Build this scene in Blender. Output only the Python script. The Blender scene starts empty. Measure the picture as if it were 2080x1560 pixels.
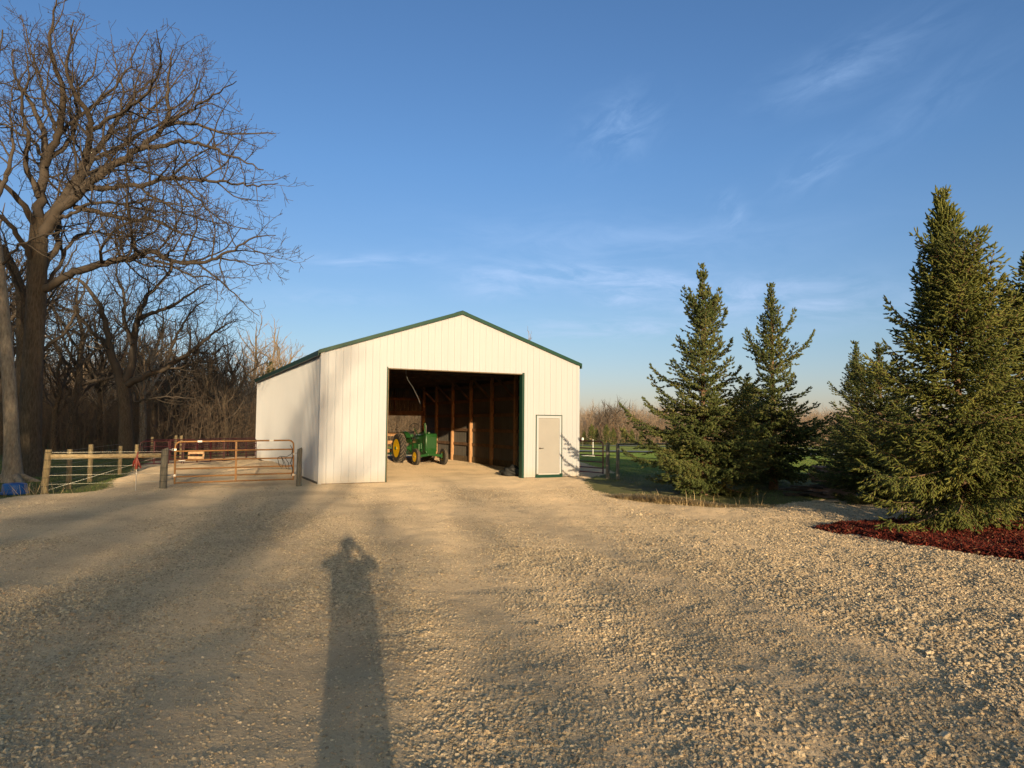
import bpy, bmesh, math, random
import numpy as np
from mathutils import Vector, Matrix
R = math.radians
random.seed(7); rng = np.random.default_rng(11)
sc = bpy.context.scene
C = sc.collection
# ------------------------------------------------------------------ camera numbers (photo solved from the barn's own size)
F, CH, PITCH, ROLL = 1413.4, 1.865, .0572, -.0084
_c, _s, _cr, _sr = math.cos(PITCH), math.sin(PITCH), math.cos(ROLL), math.sin(ROLL)
def ray(u, v):
    a = (u-1040)/F; b = (780-v)/F
    x = a*_cr+b*_sr; up = -a*_sr+b*_cr
    return (x, _c-_s*up, _s+_c*up)
def G(u, v, z=0.0):
    d = ray(u, v); t = (z-CH)/d[2]
    return (d[0]*t, d[1]*t)
def Q(u, v, Y):
    d = ray(u, v); t = Y/d[1]
    return Vector((d[0]*t, Y, CH+d[2]*t))
SUN_AZ, SUN_EL = R(12.58), R(9.7)      # light travels towards -x, +y, down
def at_sun(off, t):                    # offset across the sun's path, distance along it
    return (off*.976-t*.218, off*.218+t*.976)

# ------------------------------------------------------------------ noise in numpy
def vnoise(x, y, seed):
    g = np.random.default_rng(seed).random((256, 256))
    xi = np.floor(x).astype(int); yi = np.floor(y).astype(int)
    fx = x-xi; fy = y-yi
    fx = fx*fx*(3-2*fx); fy = fy*fy*(3-2*fy)
    a = g[xi % 256, yi % 256]; b = g[(xi+1) % 256, yi % 256]
    c = g[xi % 256, (yi+1) % 256]; d = g[(xi+1) % 256, (yi+1) % 256]
    return (a*(1-fx)+b*fx)*(1-fy)+(c*(1-fx)+d*fx)*fy-.5
def fbm(x, y, seed, o=4):
    s = 0; a = 1
    for i in range(o):
        s = s+a*vnoise(x*2**i+17.3*i, y*2**i+5.1*i, seed+i); a *= .5
    return s
def sstep(a, b, x):
    t = np.clip((x-a)/(b-a), 0, 1); return t*t*(3-2*t)

# ------------------------------------------------------------------ barn numbers
BO = (-5.780, 21.03); BTH = .4613; BW, BL, BH, BR = 9.14, 16.6, 4.01, 1.52
BE = (math.cos(BTH), math.sin(BTH)); BN = (-math.sin(BTH), math.cos(BTH))
def barn_ab(x, y):
    dx = x-BO[0]; dy = y-BO[1]
    return dx*BE[0]+dy*BE[1], dx*BN[0]+dy*BN[1]

# ------------------------------------------------------------------ terrain
GRAVEL = [(-13.3, -30), (-13.0, 10), (-12.4, 16.6), (-12.2, 17.6), (-11.3, 18.6), (-11.3, 19.8), (-12.1, 21.2), (-12.9, 23.2), (-14.9, 27.6), (-17, 33), (-13, 45), (2, 44), (3.5, 36),
          (4.2, 28), (2.5, 24.3), (2.45, 23.2), (2.35, 20.5), (2.85, 18.2), (3.6, 16.95), (4.7, 16.2), (6.1, 16.55), (7.2, 17.6), (8.6, 18.5), (11, 18.6), (16, 17.6),
          (40, 15), (40, -30)]
MULCH = [(5.65, 13.15), (5.75, 12.55), (6.05, 11.75), (6.35, 11.05), (6.65, 10.35), (7.05, 9.5), (7.7, 8.6), (9.0, 7.9), (11, 8.2), (12.6, 9.8), (12.8, 12), (11.6, 13.6), (9.8, 14.3), (8.2, 14.4), (6.9, 13.9), (6.1, 13.5)]
MULCH = [(a_*.955, b_*.955) for a_, b_ in MULCH]
def poly_sd(px, py, poly):
    """signed distance, positive inside"""
    P = np.array(poly, float); n = len(P)
    d = np.full(px.shape, 1e9); inside = np.zeros(px.shape, bool)
    for i in range(n):
        a = P[i]; b = P[(i+1) % n]; e = b-a
        wx = px-a[0]; wy = py-a[1]
        t = np.clip((wx*e[0]+wy*e[1])/(e@e), 0, 1)
        dx = wx-e[0]*t; dy = wy-e[1]*t
        d = np.minimum(d, dx*dx+dy*dy)
        cond = ((a[1] <= py) != (b[1] <= py))
        with np.errstate(divide='ignore', invalid='ignore'):
            xx = a[0]+(py-a[1])/(e[1] if e[1] else 1e-9)*e[0]
        inside ^= cond & (px < xx)
    d = np.sqrt(d)
    return np.where(inside, d, -d)
def base_h(x, y):
    x = np.asarray(x, float); y = np.asarray(y, float)
    z = .24*(1-sstep(3, 17, y+.15*x))
    dd = np.sqrt(x*x+y*y)
    z = z-np.clip(dd-38, 0, 125)*.0205*sstep(-30, 5, x+y*.3)
    z = z+.16*np.exp(-(((x+11.75)/.9)**2+((y-22.3)/1.0)**2))        # heap of stone by the fence
    z = z+.40*np.exp(-((((x+9.2)*.9+(y-26.1)*.44)/.95)**2+((-(x+9.2)*.44+(y-26.1)*.9)/1.5)**2))   # sand heap on the barn
    return z
def undul(x, y):
    a, b = barn_ab(x, y)
    inb = ((a > -.25) & (a < BW+.2) & (b > -.12) & (b < BL+.2))
    sd = poly_sd(x, y, GRAVEL)
    g = sstep(-.3, .8, sd)
    # long wheel tracks running towards the barn door, shallow heaps between them
    u = x*.93+y*.2; v = -x*.2+y*.98
    tr = fbm(u*1.0, v*.30, 31, 4)*.050+fbm(u*2.6, v*1.4, 77, 3)*.032+fbm(x*5.5, y*6.5, 5, 2)*.020*(.5+.5*sstep(-2, 3, x))
    z = tr*g*np.where(inb, .5, 1.0)
    z = z+(1-g)*(fbm(x*.8, y*.8, 9, 3)*.05+fbm(x*4, y*4, 19, 2)*.02)
    near_wall = np.where((np.abs(a-BW/2) < BW/2+.5) & (np.abs(b-BL/2) < BL/2+.5) & ~((a > .3) & (a < BW-.3) & (b > .3) & (b < BL-.3)), .25, 1.0)
    return z*near_wall-(1-g)*.05
def hgt(x, y):
    x = np.atleast_1d(np.asarray(x, float)); y = np.atleast_1d(np.asarray(y, float))
    return base_h(x, y)+undul(x, y)
def hz(x, y): return float(hgt(x, y)[0])

# ------------------------------------------------------------------ materials
def mat(name): 
    m = bpy.data.materials.new(name); m.use_nodes = True
    nt = m.node_tree; b = nt.nodes['Principled BSDF']
    return m, nt, b
def N(nt, t, **k):
    n = nt.nodes.new(t)
    for a, v in k.items():
        if a.startswith('i_'): n.inputs[a[2:].replace('_', ' ')].default_value = v
        else: setattr(n, a, v)
    return n
def ramp(nt, fac, stops, interp='LINEAR'):
    r = nt.nodes.new('ShaderNodeValToRGB'); r.color_ramp.interpolation = interp
    e = r.color_ramp.elements
    while len(e) < len(stops): e.new(.5)
    for i, (p, c) in enumerate(stops):
        e[i].position = p; e[i].color = tuple(c)+(1,) if len(c) == 3 else c
    nt.links.new(fac, r.inputs[0]); return r
def coords(nt, scale=(1, 1, 1), kind='Object'):
    tc = nt.nodes.new('ShaderNodeTexCoord'); mp = nt.nodes.new('ShaderNodeMapping')
    mp.inputs['Scale'].default_value = scale
    nt.links.new(tc.outputs[kind], mp.inputs[0]); return mp.outputs[0]
def noise(nt, vec, scale, detail=4, rough=.55):
    n = N(nt, 'ShaderNodeTexNoise'); n.inputs['Scale'].default_value = scale
    n.inputs['Detail'].default_value = detail; n.inputs['Roughness'].default_value = rough
    nt.links.new(vec, n.inputs['Vector']); return n.outputs['Fac']
def mixc(nt, fac, a, b, mode='MIX'):
    m = nt.nodes.new('ShaderNodeMix'); m.data_type = 'RGBA'; m.blend_type = mode
    for sock, v in ((m.inputs[0], fac), (m.inputs[6], a), (m.inputs[7], b)):
        if isinstance(v, (int, float)): sock.default_value = v
        elif isinstance(v, tuple): sock.default_value = v if len(v) == 4 else v+(1,)
        else: nt.links.new(v, sock)
    return m.outputs[2]
def mth(nt, op, a, b=0.0, c=0.0, clamp=False):
    m = nt.nodes.new('ShaderNodeMath'); m.operation = op; m.use_clamp = clamp
    for i, v in enumerate((a, b, c)):
        if isinstance(v, (int, float)): m.inputs[i].default_value = v
        else: nt.links.new(v, m.inputs[i])
    return m.outputs[0]
def bump(nt, b, height, strength, dist):
    n = nt.nodes.new('ShaderNodeBump'); n.inputs['Strength'].default_value = strength; n.inputs['Distance'].default_value = dist
    nt.links.new(height, n.inputs['Height']); nt.links.new(n.outputs[0], b.inputs['Normal']); return n
def simple(name, col, rough=.6, metal=0, var=.25, scale=6, bs=.0, bd=.01, spec=.5, stretch=(1, 1, 1), coat=0):
    m, nt, b = mat(name)
    v = coords(nt, stretch); n = noise(nt, v, scale, 5, .6)
    lo = tuple(c*(1-var) for c in col); hi = tuple(min(1, c*(1+var)) for c in col)
    r = ramp(nt, n, [(.3, lo), (.7, hi)])
    nt.links.new(r.outputs[0], b.inputs['Base Color'])
    b.inputs['Roughness'].default_value = rough; b.inputs['Metallic'].default_value = metal
    b.inputs['Specular IOR Level'].default_value = spec; b.inputs['Coat Weight'].default_value = coat
    if bs: bump(nt, b, noise(nt, v, scale*3, 4, .6), bs, bd)
    return m

M = {}
# gravel / grass ground
m, nt, b = mat('ground'); M['ground'] = m
P = N(nt, 'ShaderNodeNewGeometry').outputs['Position']
att = N(nt, 'ShaderNodeAttribute'); att.attribute_name = 'gravel'
att2 = N(nt, 'ShaderNodeAttribute'); att2.attribute_name = 'fines'
def vor(scale, rnd=1.0, feat='F1'):
    v = N(nt, 'ShaderNodeTexVoronoi'); v.feature = feat; v.inputs['Scale'].default_value = scale; v.inputs['Randomness'].default_value = rnd
    nt.links.new(P, v.inputs['Vector']); return v
v1 = vor(26); v2 = vor(60); v3 = vor(13)
sp = N(nt, 'ShaderNodeSeparateColor'); nt.links.new(v1.outputs['Color'], sp.inputs[0])
sp2 = N(nt, 'ShaderNodeSeparateColor'); nt.links.new(v2.outputs['Color'], sp2.inputs[0])
c1 = ramp(nt, sp.outputs[0], [(0, (.29, .22, .155)), (.4, (.48, .37, .26)), (.8, (.65, .505, .355)), (1, (.80, .65, .475))]).outputs[0]
c2 = ramp(nt, sp2.outputs[1], [(0, (.36, .275, .195)), (.6, (.555, .425, .297)), (1, (.72, .565, .405))]).outputs[0]
gcol = mixc(nt, .5, c1, c2)
dust = mixc(nt, noise(nt, P, 1.3, 5, .6), (.525, .395, .268), (.64, .495, .34))
gcol = mixc(nt, mth(nt, 'MULTIPLY', att2.outputs['Fac'], .85), gcol, dust)
patch = ramp(nt, noise(nt, P, .45, 4, .6), [(.30, (.66, .67, .68)), (.5, (.95, .95, .94)), (.70, (1.10, 1.08, 1.04))]).outputs[0]
gcol = mixc(nt, 1.0, gcol, patch, 'MULTIPLY')
ng = noise(nt, P, .6, 5, .65); ng2 = noise(nt, P, 14, 4, .7)
grass = ramp(nt, ng, [(.3, (.06, .10, .02)), (.46, (.11, .18, .03)), (.58, (.15, .20, .035)), (.72, (.24, .21, .08))]).outputs[0]
grass = mixc(nt, .6, grass, ramp(nt, ng2, [(.3, (.35, .35, .35)), (.7, (1.5, 1.5, 1.4))]).outputs[0], 'MULTIPLY')
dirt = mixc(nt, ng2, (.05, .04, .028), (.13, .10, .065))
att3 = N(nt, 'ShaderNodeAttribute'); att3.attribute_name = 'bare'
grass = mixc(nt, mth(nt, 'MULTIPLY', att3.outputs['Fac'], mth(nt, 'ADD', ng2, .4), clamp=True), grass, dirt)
k = mth(nt, 'ADD', att.outputs['Fac'], mth(nt, 'MULTIPLY', mth(nt, 'SUBTRACT', noise(nt, P, 7, 4, .65), .5), .5))
k = ramp(nt, k, [(.47, (0, 0, 0)), (.53, (1, 1, 1))]).outputs[0]
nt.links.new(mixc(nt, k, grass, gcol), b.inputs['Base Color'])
b.inputs['Roughness'].default_value = .95; b.inputs['Specular IOR Level'].default_value = .15; b.inputs['Diffuse Roughness'].default_value = 1.0
hh = mth(nt, 'SUBTRACT', mth(nt, 'MULTIPLY', sp.outputs[1], .5), v1.outputs['Distance'])
hh = mth(nt, 'ADD', hh, mth(nt, 'MULTIPLY', v2.outputs['Distance'], -.45))
h3 = mth(nt, 'ADD', hh, mth(nt, 'MULTIPLY', noise(nt, P, 45, 5, .75), 1.3))
bn = bump(nt, b, h3, .8, .014)

def stone_mat(name, stops):
    m, nt, b = mat(name)
    oi = N(nt, 'ShaderNodeObjectInfo')
    r = ramp(nt, oi.outputs['Random'], stops)
    pn = N(nt, 'ShaderNodeNewGeometry').outputs['Position']
    c = mixc(nt, .55, r.outputs[0], ramp(nt, noise(nt, pn, 60, 4, .7), [(.3, (.65, .65, .65)), (.7, (1.25, 1.25, 1.25))]).outputs[0], 'MULTIPLY')
    nt.links.new(c, b.inputs['Base Color']); b.inputs['Roughness'].default_value = .92; b.inputs['Specular IOR Level'].default_value = .25
    bump(nt, b, noise(nt, pn, 160, 3, .6), .5, .004)
    return m
M['stone'] = stone_mat('crushed_stone', [(0, (.27, .21, .145)), (.3, (.41, .32, .217)), (.6, (.51, .40, .27)), (.88, (.60, .475, .32)), (.985, (.72, .57, .39)), (1, (.46, .29, .17))])
M['chip'] = stone_mat('red_mulch', [(0, (.03, .006, .005)), (.4, (.085, .012, .007)), (.8, (.15, .023, .013)), (.93, (.19, .05, .03)), (1, (.30, .18, .10))])
M['mulch'] = simple('mulch_bed', (.06, .010, .007), .95, var=.6, scale=22, bs=1, bd=.03, spec=.1)
M['sand'] = simple('sand', (.42, .33, .22), .95, var=.12, scale=6, bs=.4, bd=.02, spec=.1)

# barn
m, nt, b = mat('white_steel'); M['white'] = m
v = coords(nt); dz = N(nt, 'ShaderNodeSeparateXYZ'); nt.links.new(v, dz.inputs[0])
n1 = noise(nt, coords(nt, (1, 1, .25)), 1.6, 5, .6)
col = mixc(nt, n1, (.445, .458, .495), (.50, .512, .55))
low = ramp(nt, dz.outputs[2], [(0, (1, 1, 1)), (.01, (1, 1, 1))])
splash = mth(nt, 'MULTIPLY', mth(nt, 'SUBTRACT', .42, dz.outputs[2], clamp=True), mth(nt, 'MULTIPLY', noise(nt, coords(nt, (3, 3, 6)), 3, 5, .7), 2.6), clamp=True)
col = mixc(nt, splash, col, (.50, .42, .31))
nt.links.new(col, b.inputs['Base Color']); b.inputs['Roughness'].default_value = .42; b.inputs['Specular IOR Level'].default_value = .45
bump(nt, b, noise(nt, coords(nt, (1, 1, .4)), 2.2, 3, .5), .12, .03)
M['green'] = simple('green_steel', (.011, .052, .034), .38, var=.1, scale=3)
M['primer'] = simple('primer_grey_shaded', (.12, .11, .095), .6, var=.15, scale=2)  # back of the sheets, interior gloom partly put into this dark tone
M['seam'] = simple('seam_strip', (.45, .44, .40), .5, var=.1)  # sheet laps, slightly warmer tone than the wall steel
M['beige'] = simple('beige_door_paint', (.355, .34, .325), .5, var=.04, scale=2, bs=.05)
M['lumber'] = simple('pine_lumber', (.46, .25, .115), .75, var=.3, scale=5, bs=.2, bd=.004, stretch=(6, 6, 1))
M['girt'] = simple('pine_girt', (.20, .115, .065), .8, var=.3, scale=4, bs=.2, bd=.004)
M['darkwood'] = simple('treated_board', (.17, .12, .07), .85, var=.35, scale=5, bs=.3, bd=.004)
M['post'] = simple('weathered_post', (.26, .20, .115), .9, var=.4, scale=7, bs=.8, bd=.01, stretch=(5, 5, .7), spec=.2)
M['greypost'] = simple('grey_weathered_post', (.17, .155, .125), .9, var=.45, scale=7, bs=.8, bd=.01, stretch=(6, 6, .6), spec=.2)
M['rail'] = simple('weathered_rail', (.36, .27, .155), .9, var=.4, scale=6, bs=.7, bd=.01, stretch=(.7, 5, 5), spec=.2)
M['yellowgate'] = simple('ochre_gate_paint', (.33, .155, .042), .45, var=.18, scale=9)
M['redgate'] = simple('maroon_gate_paint', (.05, .007, .009), .45, var=.25, scale=9)
M['steel'] = simple('galvanised_steel', (.42, .42, .41), .4, metal=.7, var=.15, scale=12)
M['wire'] = simple('wire', (.30, .30, .28), .45, metal=.6, var=.2)
M['black'] = simple('black_rubber', (.012, .012, .012), .7, var=.3)
M['blackmetal'] = simple('black_metal', (.02, .02, .022), .4, var=.3)
M['redplastic'] = simple('red_plastic', (.26, .035, .02), .5, var=.2)
M['blue'] = simple('blue_plastic', (.005, .085, .34), .42, var=.15, scale=5, bs=.1)
M['tan'] = simple('tan_bare_wood', (.48, .30, .17), .8, var=.3, scale=8, bs=.2)
M['whitepaint'] = simple('white_paint', (.75, .74, .70), .5, var=.06)
M['tyre'] = simple('tyre_rubber', (.035, .030, .025), .85, var=.35, scale=9, bs=.3, bd=.004)
M['lug'] = simple('tyre_lug', (.16, .13, .10), .8, var=.3, scale=14, bs=.3, bd=.004)
M['tgreen'] = simple('tractor_green', (.018, .082, .020), .3, var=.15, scale=5, coat=.5)
M['tyellow'] = simple('tractor_yellow', (.86, .52, .014), .35, var=.08, coat=.3)
M['grille'] = simple('radiator_screen', (.012, .07, .014), .5, var=.25, scale=60)
M['engine'] = simple('engine_casting', (.012, .055, .014), .5, var=.5, scale=14, bs=.4)
M['hitch'] = simple('bare_iron', (.10, .09, .08), .5, metal=.6, var=.3)
M['asphalt'] = simple('old_asphalt', (.20, .20, .20), .9, var=.15, scale=1.2)
M['brick'] = simple('stacked_lumber', (.36, .235, .19), .9, var=.35, scale=4, bs=.5, bd=.01)
M['pallet'] = simple('dark_scrap', (.07, .055, .045), .9, var=.5, scale=4, bs=.5)
def bark(name, lo, hi, sc_=5, st=(7, 7, 1.0)):
    m, nt, b = mat(name)
    v = coords(nt, st); n = noise(nt, v, sc_, 6, .7)
    n2 = noise(nt, coords(nt), .9, 4, .6)
    c = ramp(nt, n, [(.32, lo), (.68, hi)]).outputs[0]
    c = mixc(nt, .5, c, ramp(nt, n2, [(.3, (.7, .72, .66)), (.7, (1.25, 1.2, 1.15))]).outputs[0], 'MULTIPLY')
    nt.links.new(c, b.inputs['Base Color']); b.inputs['Roughness'].default_value = .95; b.inputs['Specular IOR Level'].default_value = .15
    bump(nt, b, n, 1.0, .035); return m
M['oak'] = bark('oak_bark', (.045, .036, .028), (.145, .112, .085))
M['palebark'] = bark('pale_bark', (.15, .125, .10), (.34, .285, .23), 3, (5, 5, 1.5))
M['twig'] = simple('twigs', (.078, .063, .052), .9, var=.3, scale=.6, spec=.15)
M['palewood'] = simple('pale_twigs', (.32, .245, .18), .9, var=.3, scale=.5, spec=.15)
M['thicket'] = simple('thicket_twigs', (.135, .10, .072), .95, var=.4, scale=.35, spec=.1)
M['sprucebark'] = bark('spruce_bark', (.11, .07, .045), (.30, .20, .13), 6, (5, 5, 1.4))
def foliage(name, a, b_, c_):
    m, nt, b = mat(name)
    at = N(nt, 'ShaderNodeAttribute'); at.attribute_name = 'var'
    r = ramp(nt, at.outputs['Fac'], [(0, a), (.5, b_), (1, c_)])
    nt.links.new(r.outputs[0], b.inputs['Base Color']); b.inputs['Roughness'].default_value = .6
    b.inputs['Specular IOR Level'].default_value = .3
    return m
M['spruce'] = foliage('spruce_needles', (.050, .066, .014), (.105, .118, .024), (.18, .18, .042))
M['spruce2'] = foliage('spruce_needles_blue', (.040, .058, .018), (.080, .100, .026), (.15, .145, .045))
M['blade'] = foliage('grass_blades', (.05, .09, .016), (.11, .18, .03), (.28, .24, .09))
M['straw'] = foliage('dry_stalks', (.20, .13, .06), (.42, .31, .16), (.55, .43, .25))

# ------------------------------------------------------------------ mesh helpers
def raw_mesh(name, V, quads=None, tris=None, smooth=False, var=None):
    me = bpy.data.meshes.new(name)
    V = np.asarray(V, np.float32); nv = len(V)
    q = np.zeros((0, 4), np.int32) if quads is None else np.asarray(quads, np.int32)
    t = np.zeros((0, 3), np.int32) if tris is None else np.asarray(tris, np.int32)
    me.vertices.add(nv); me.vertices.foreach_set('co', V.ravel())
    me.loops.add(q.size+t.size); me.loops.foreach_set('vertex_index', np.concatenate([q.ravel(), t.ravel()]))
    me.polygons.add(len(q)+len(t))
    st = np.concatenate([np.arange(len(q))*4, len(q)*4+np.arange(len(t))*3]).astype(np.int32)
    me.polygons.foreach_set('loop_start', st)
    if smooth: me.polygons.foreach_set('use_smooth', np.ones(len(st), bool))
    if var is not None:
        a = me.attributes.new('var', 'FLOAT', 'POINT'); a.data.foreach_set('value', np.asarray(var, np.float32))
    me.update(calc_edges=True)
    return me
def link(name, me, m, parent=None):
    o = bpy.data.objects.new(name, me); C.objects.link(o)
    if m is not None: me.materials.append(m)
    if parent is not None: o.parent = parent
    return o
def tag(o, label=None, cat=None, group=None, kind=None):
    if label: o['label'] = label
    if cat: o['category'] = cat
    if group: o['group'] = group
    if kind: o['kind'] = kind
    return o
def thing(name, label, cat, loc=(0, 0, 0), rz=0, group=None, scale=1):
    o = bpy.data.objects.new(name, None); C.objects.link(o); o.empty_display_size = .3
    o.location = loc; o.rotation_euler = (0, 0, rz)
    if scale != 1: o.scale = (scale,)*3 if not isinstance(scale, tuple) else scale
    return tag(o, label, cat, group)
def dup(root, loc, rz, label, scale=None, group=None):
    r = root.copy(); C.objects.link(r); r.location = loc; r.rotation_euler = (0, 0, rz)
    if scale is not None: r.scale = scale if isinstance(scale, tuple) else (scale,)*3
    r['label'] = label
    if group: r['group'] = group
    for ch in list(root.children):
        c = ch.copy(); C.objects.link(c); c.parent = r
        for g in list(ch.children):
            d = g.copy(); C.objects.link(d); d.parent = c
    return r
class MB:
    def __init__(s): s.v = []; s.f = []
    def add(s, V, Fc):
        n = len(s.v); s.v += [tuple(p) for p in V]; s.f += [tuple(i+n for i in f) for f in Fc]; return s
    def box(s, x0, x1, y0, y1, z0, z1):
        return s.add([(x0, y0, z0), (x1, y0, z0), (x1, y1, z0), (x0, y1, z0), (x0, y0, z1), (x1, y0, z1), (x1, y1, z1), (x0, y1, z1)],
                     [(0, 3, 2, 1), (4, 5, 6, 7), (0, 1, 5, 4), (1, 2, 6, 5), (2, 3, 7, 6), (3, 0, 4, 7)])
    def beam(s, a, b, w, h, up=(0, 0, 1)):
        a = Vector(a); b = Vector(b); t = (b-a).normalized(); up = Vector(up)
        if abs(t.dot(up)) > .98: up = Vector((0, 1, 0))
        sd = t.cross(up).normalized()*w/2; u = sd.cross(t).normalized()*h/2
        V = [a-sd-u, a+sd-u, a+sd+u, a-sd+u, b-sd-u, b+sd-u, b+sd+u, b-sd+u]
        return s.add(V, [(3, 2, 1, 0), (4, 5, 6, 7), (0, 1, 5, 4), (1, 2, 6, 5), (2, 3, 7, 6), (3, 0, 4, 7)])
    def tube(s, pts, r, n=10, cap=True):
        pts = [Vector(p) for p in pts]; m_ = len(pts)
        rs = r if isinstance(r, (list, tuple)) else [r]*m_
        V = []; prev = None
        for i, p in enumerate(pts):
            t = ((pts[min(i+1, m_-1)]-pts[max(i-1, 0)])).normalized()
            if prev is None:
                prev = t.orthogonal().normalized()
            prev = (prev-t*prev.dot(t)).normalized(); bb = t.cross(prev)
            for k_ in range(n):
                a = 2*math.pi*k_/n; V.append(p+(prev*math.cos(a)+bb*math.sin(a))*rs[i])
        Fc = [(i*n+k_, i*n+(k_+1) % n, (i+1)*n+(k_+1) % n, (i+1)*n+k_) for i in range(m_-1) for k_ in range(n)]
        if cap: Fc += [tuple(reversed(range(n))), tuple((m_-1)*n+k_ for k_ in range(n))]
        return s.add(V, Fc)
    def lathe(s, prof, n=24, axis='z', c=(0, 0, 0)):
        V = []; c = Vector(c)
        for r, h in prof:
            for k_ in range(n):
                a = 2*math.pi*k_/n; x, y = r*math.cos(a), r*math.sin(a)
                V.append(c+(Vector((x, y, h)) if axis == 'z' else Vector((x, h, y)) if axis == 'y' else Vector((h, x, y))))
        m_ = len(prof)
        Fc = [(i*n+k_, i*n+(k_+1) % n, (i+1)*n+(k_+1) % n, (i+1)*n+k_) for i in range(m_-1) for k_ in range(n)]
        if prof[0][0] > 1e-4: Fc.append(tuple(reversed(range(n))))
        if prof[-1][0] > 1e-4: Fc.append(tuple((m_-1)*n+k_ for k_ in range(n)))
        return s.add(V, Fc)
    def prism(s, poly, y0, y1):           # outline in x,z pushed along y
        n = len(poly)
        V = [(x, y0, z) for x, z in poly]+[(x, y1, z) for x, z in poly]
        return s.add(V, [tuple(range(n)), tuple(reversed(range(n, 2*n)))]+[(i, i+n, (i+1) % n+n, (i+1) % n) for i in range(n)])
    def build(s, name, m_, parent=None, bevel=0, smooth=False, seg=2):
        me = bpy.data.meshes.new(name); me.from_pydata(s.v, [], s.f)
        bm = bmesh.new(); bm.from_mesh(me); bmesh.ops.recalc_face_normals(bm, faces=bm.faces[:])
        if bevel:
            ed = [e for e in bm.edges if len(e.link_faces) == 2 and e.calc_face_angle(0) > .6]
            bmesh.ops.bevel(bm, geom=ed, offset=bevel, segments=seg, affect='EDGES', profile=.5)
        bm.to_mesh(me); bm.free()
        if smooth:
            me.polygons.foreach_set('use_smooth', [True]*len(me.polygons))
            try: me.set_sharp_from_angle(angle=R(38))
            except Exception: pass
        return link(name, me, m_, parent)

def tubes_np(polys, sides):
    """polys: list of (P(n,3), R(n)) -> verts, quads"""
    if not polys: return np.zeros((0, 3)), np.zeros((0, 4), int)
    P = np.concatenate([p for p, r in polys]); Rr = np.concatenate([r for p, r in polys])
    ln = np.array([len(r) for p, r in polys]); end = np.cumsum(ln); st = end-ln
    nx = np.arange(len(P))+1; nx[end-1] = end-1
    pv = np.arange(len(P))-1; pv[st] = st
    T = P[nx]-P[pv]; T /= np.linalg.norm(T, axis=1, keepdims=True)+1e-9
    ref = np.tile(np.array([.31, .87, .38]), (len(P), 1))
    Nn = np.cross(T, ref); Nn /= np.linalg.norm(Nn, axis=1, keepdims=True)+1e-9
    B = np.cross(T, Nn)
    a = np.arange(sides)*2*math.pi/sides
    V = P[:, None, :]+Rr[:, None, None]*(np.cos(a)[None, :, None]*Nn[:, None, :]+np.sin(a)[None, :, None]*B[:, None, :])
    keep = np.ones(len(P), bool); keep[end-1] = False
    i = np.nonzero(keep)[0]; k_ = np.arange(sides); k2 = (k_+1) % sides
    q = np.stack([i[:, None]*sides+k_, i[:, None]*sides+k2, (i[:, None]+1)*sides+k2, (i[:, None]+1)*sides+k_], -1).reshape(-1, 4)
    return V.reshape(-1, 3), q
def tube_mesh(name, groups, smooth=True):
    Vs = []; Qs = []; n = 0
    for polys, sides in groups:
        V, q = tubes_np(polys, sides); Vs.append(V); Qs.append(q+n); n += len(V)
    return raw_mesh(name, np.concatenate(Vs), np.concatenate(Qs), smooth=smooth)

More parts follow.
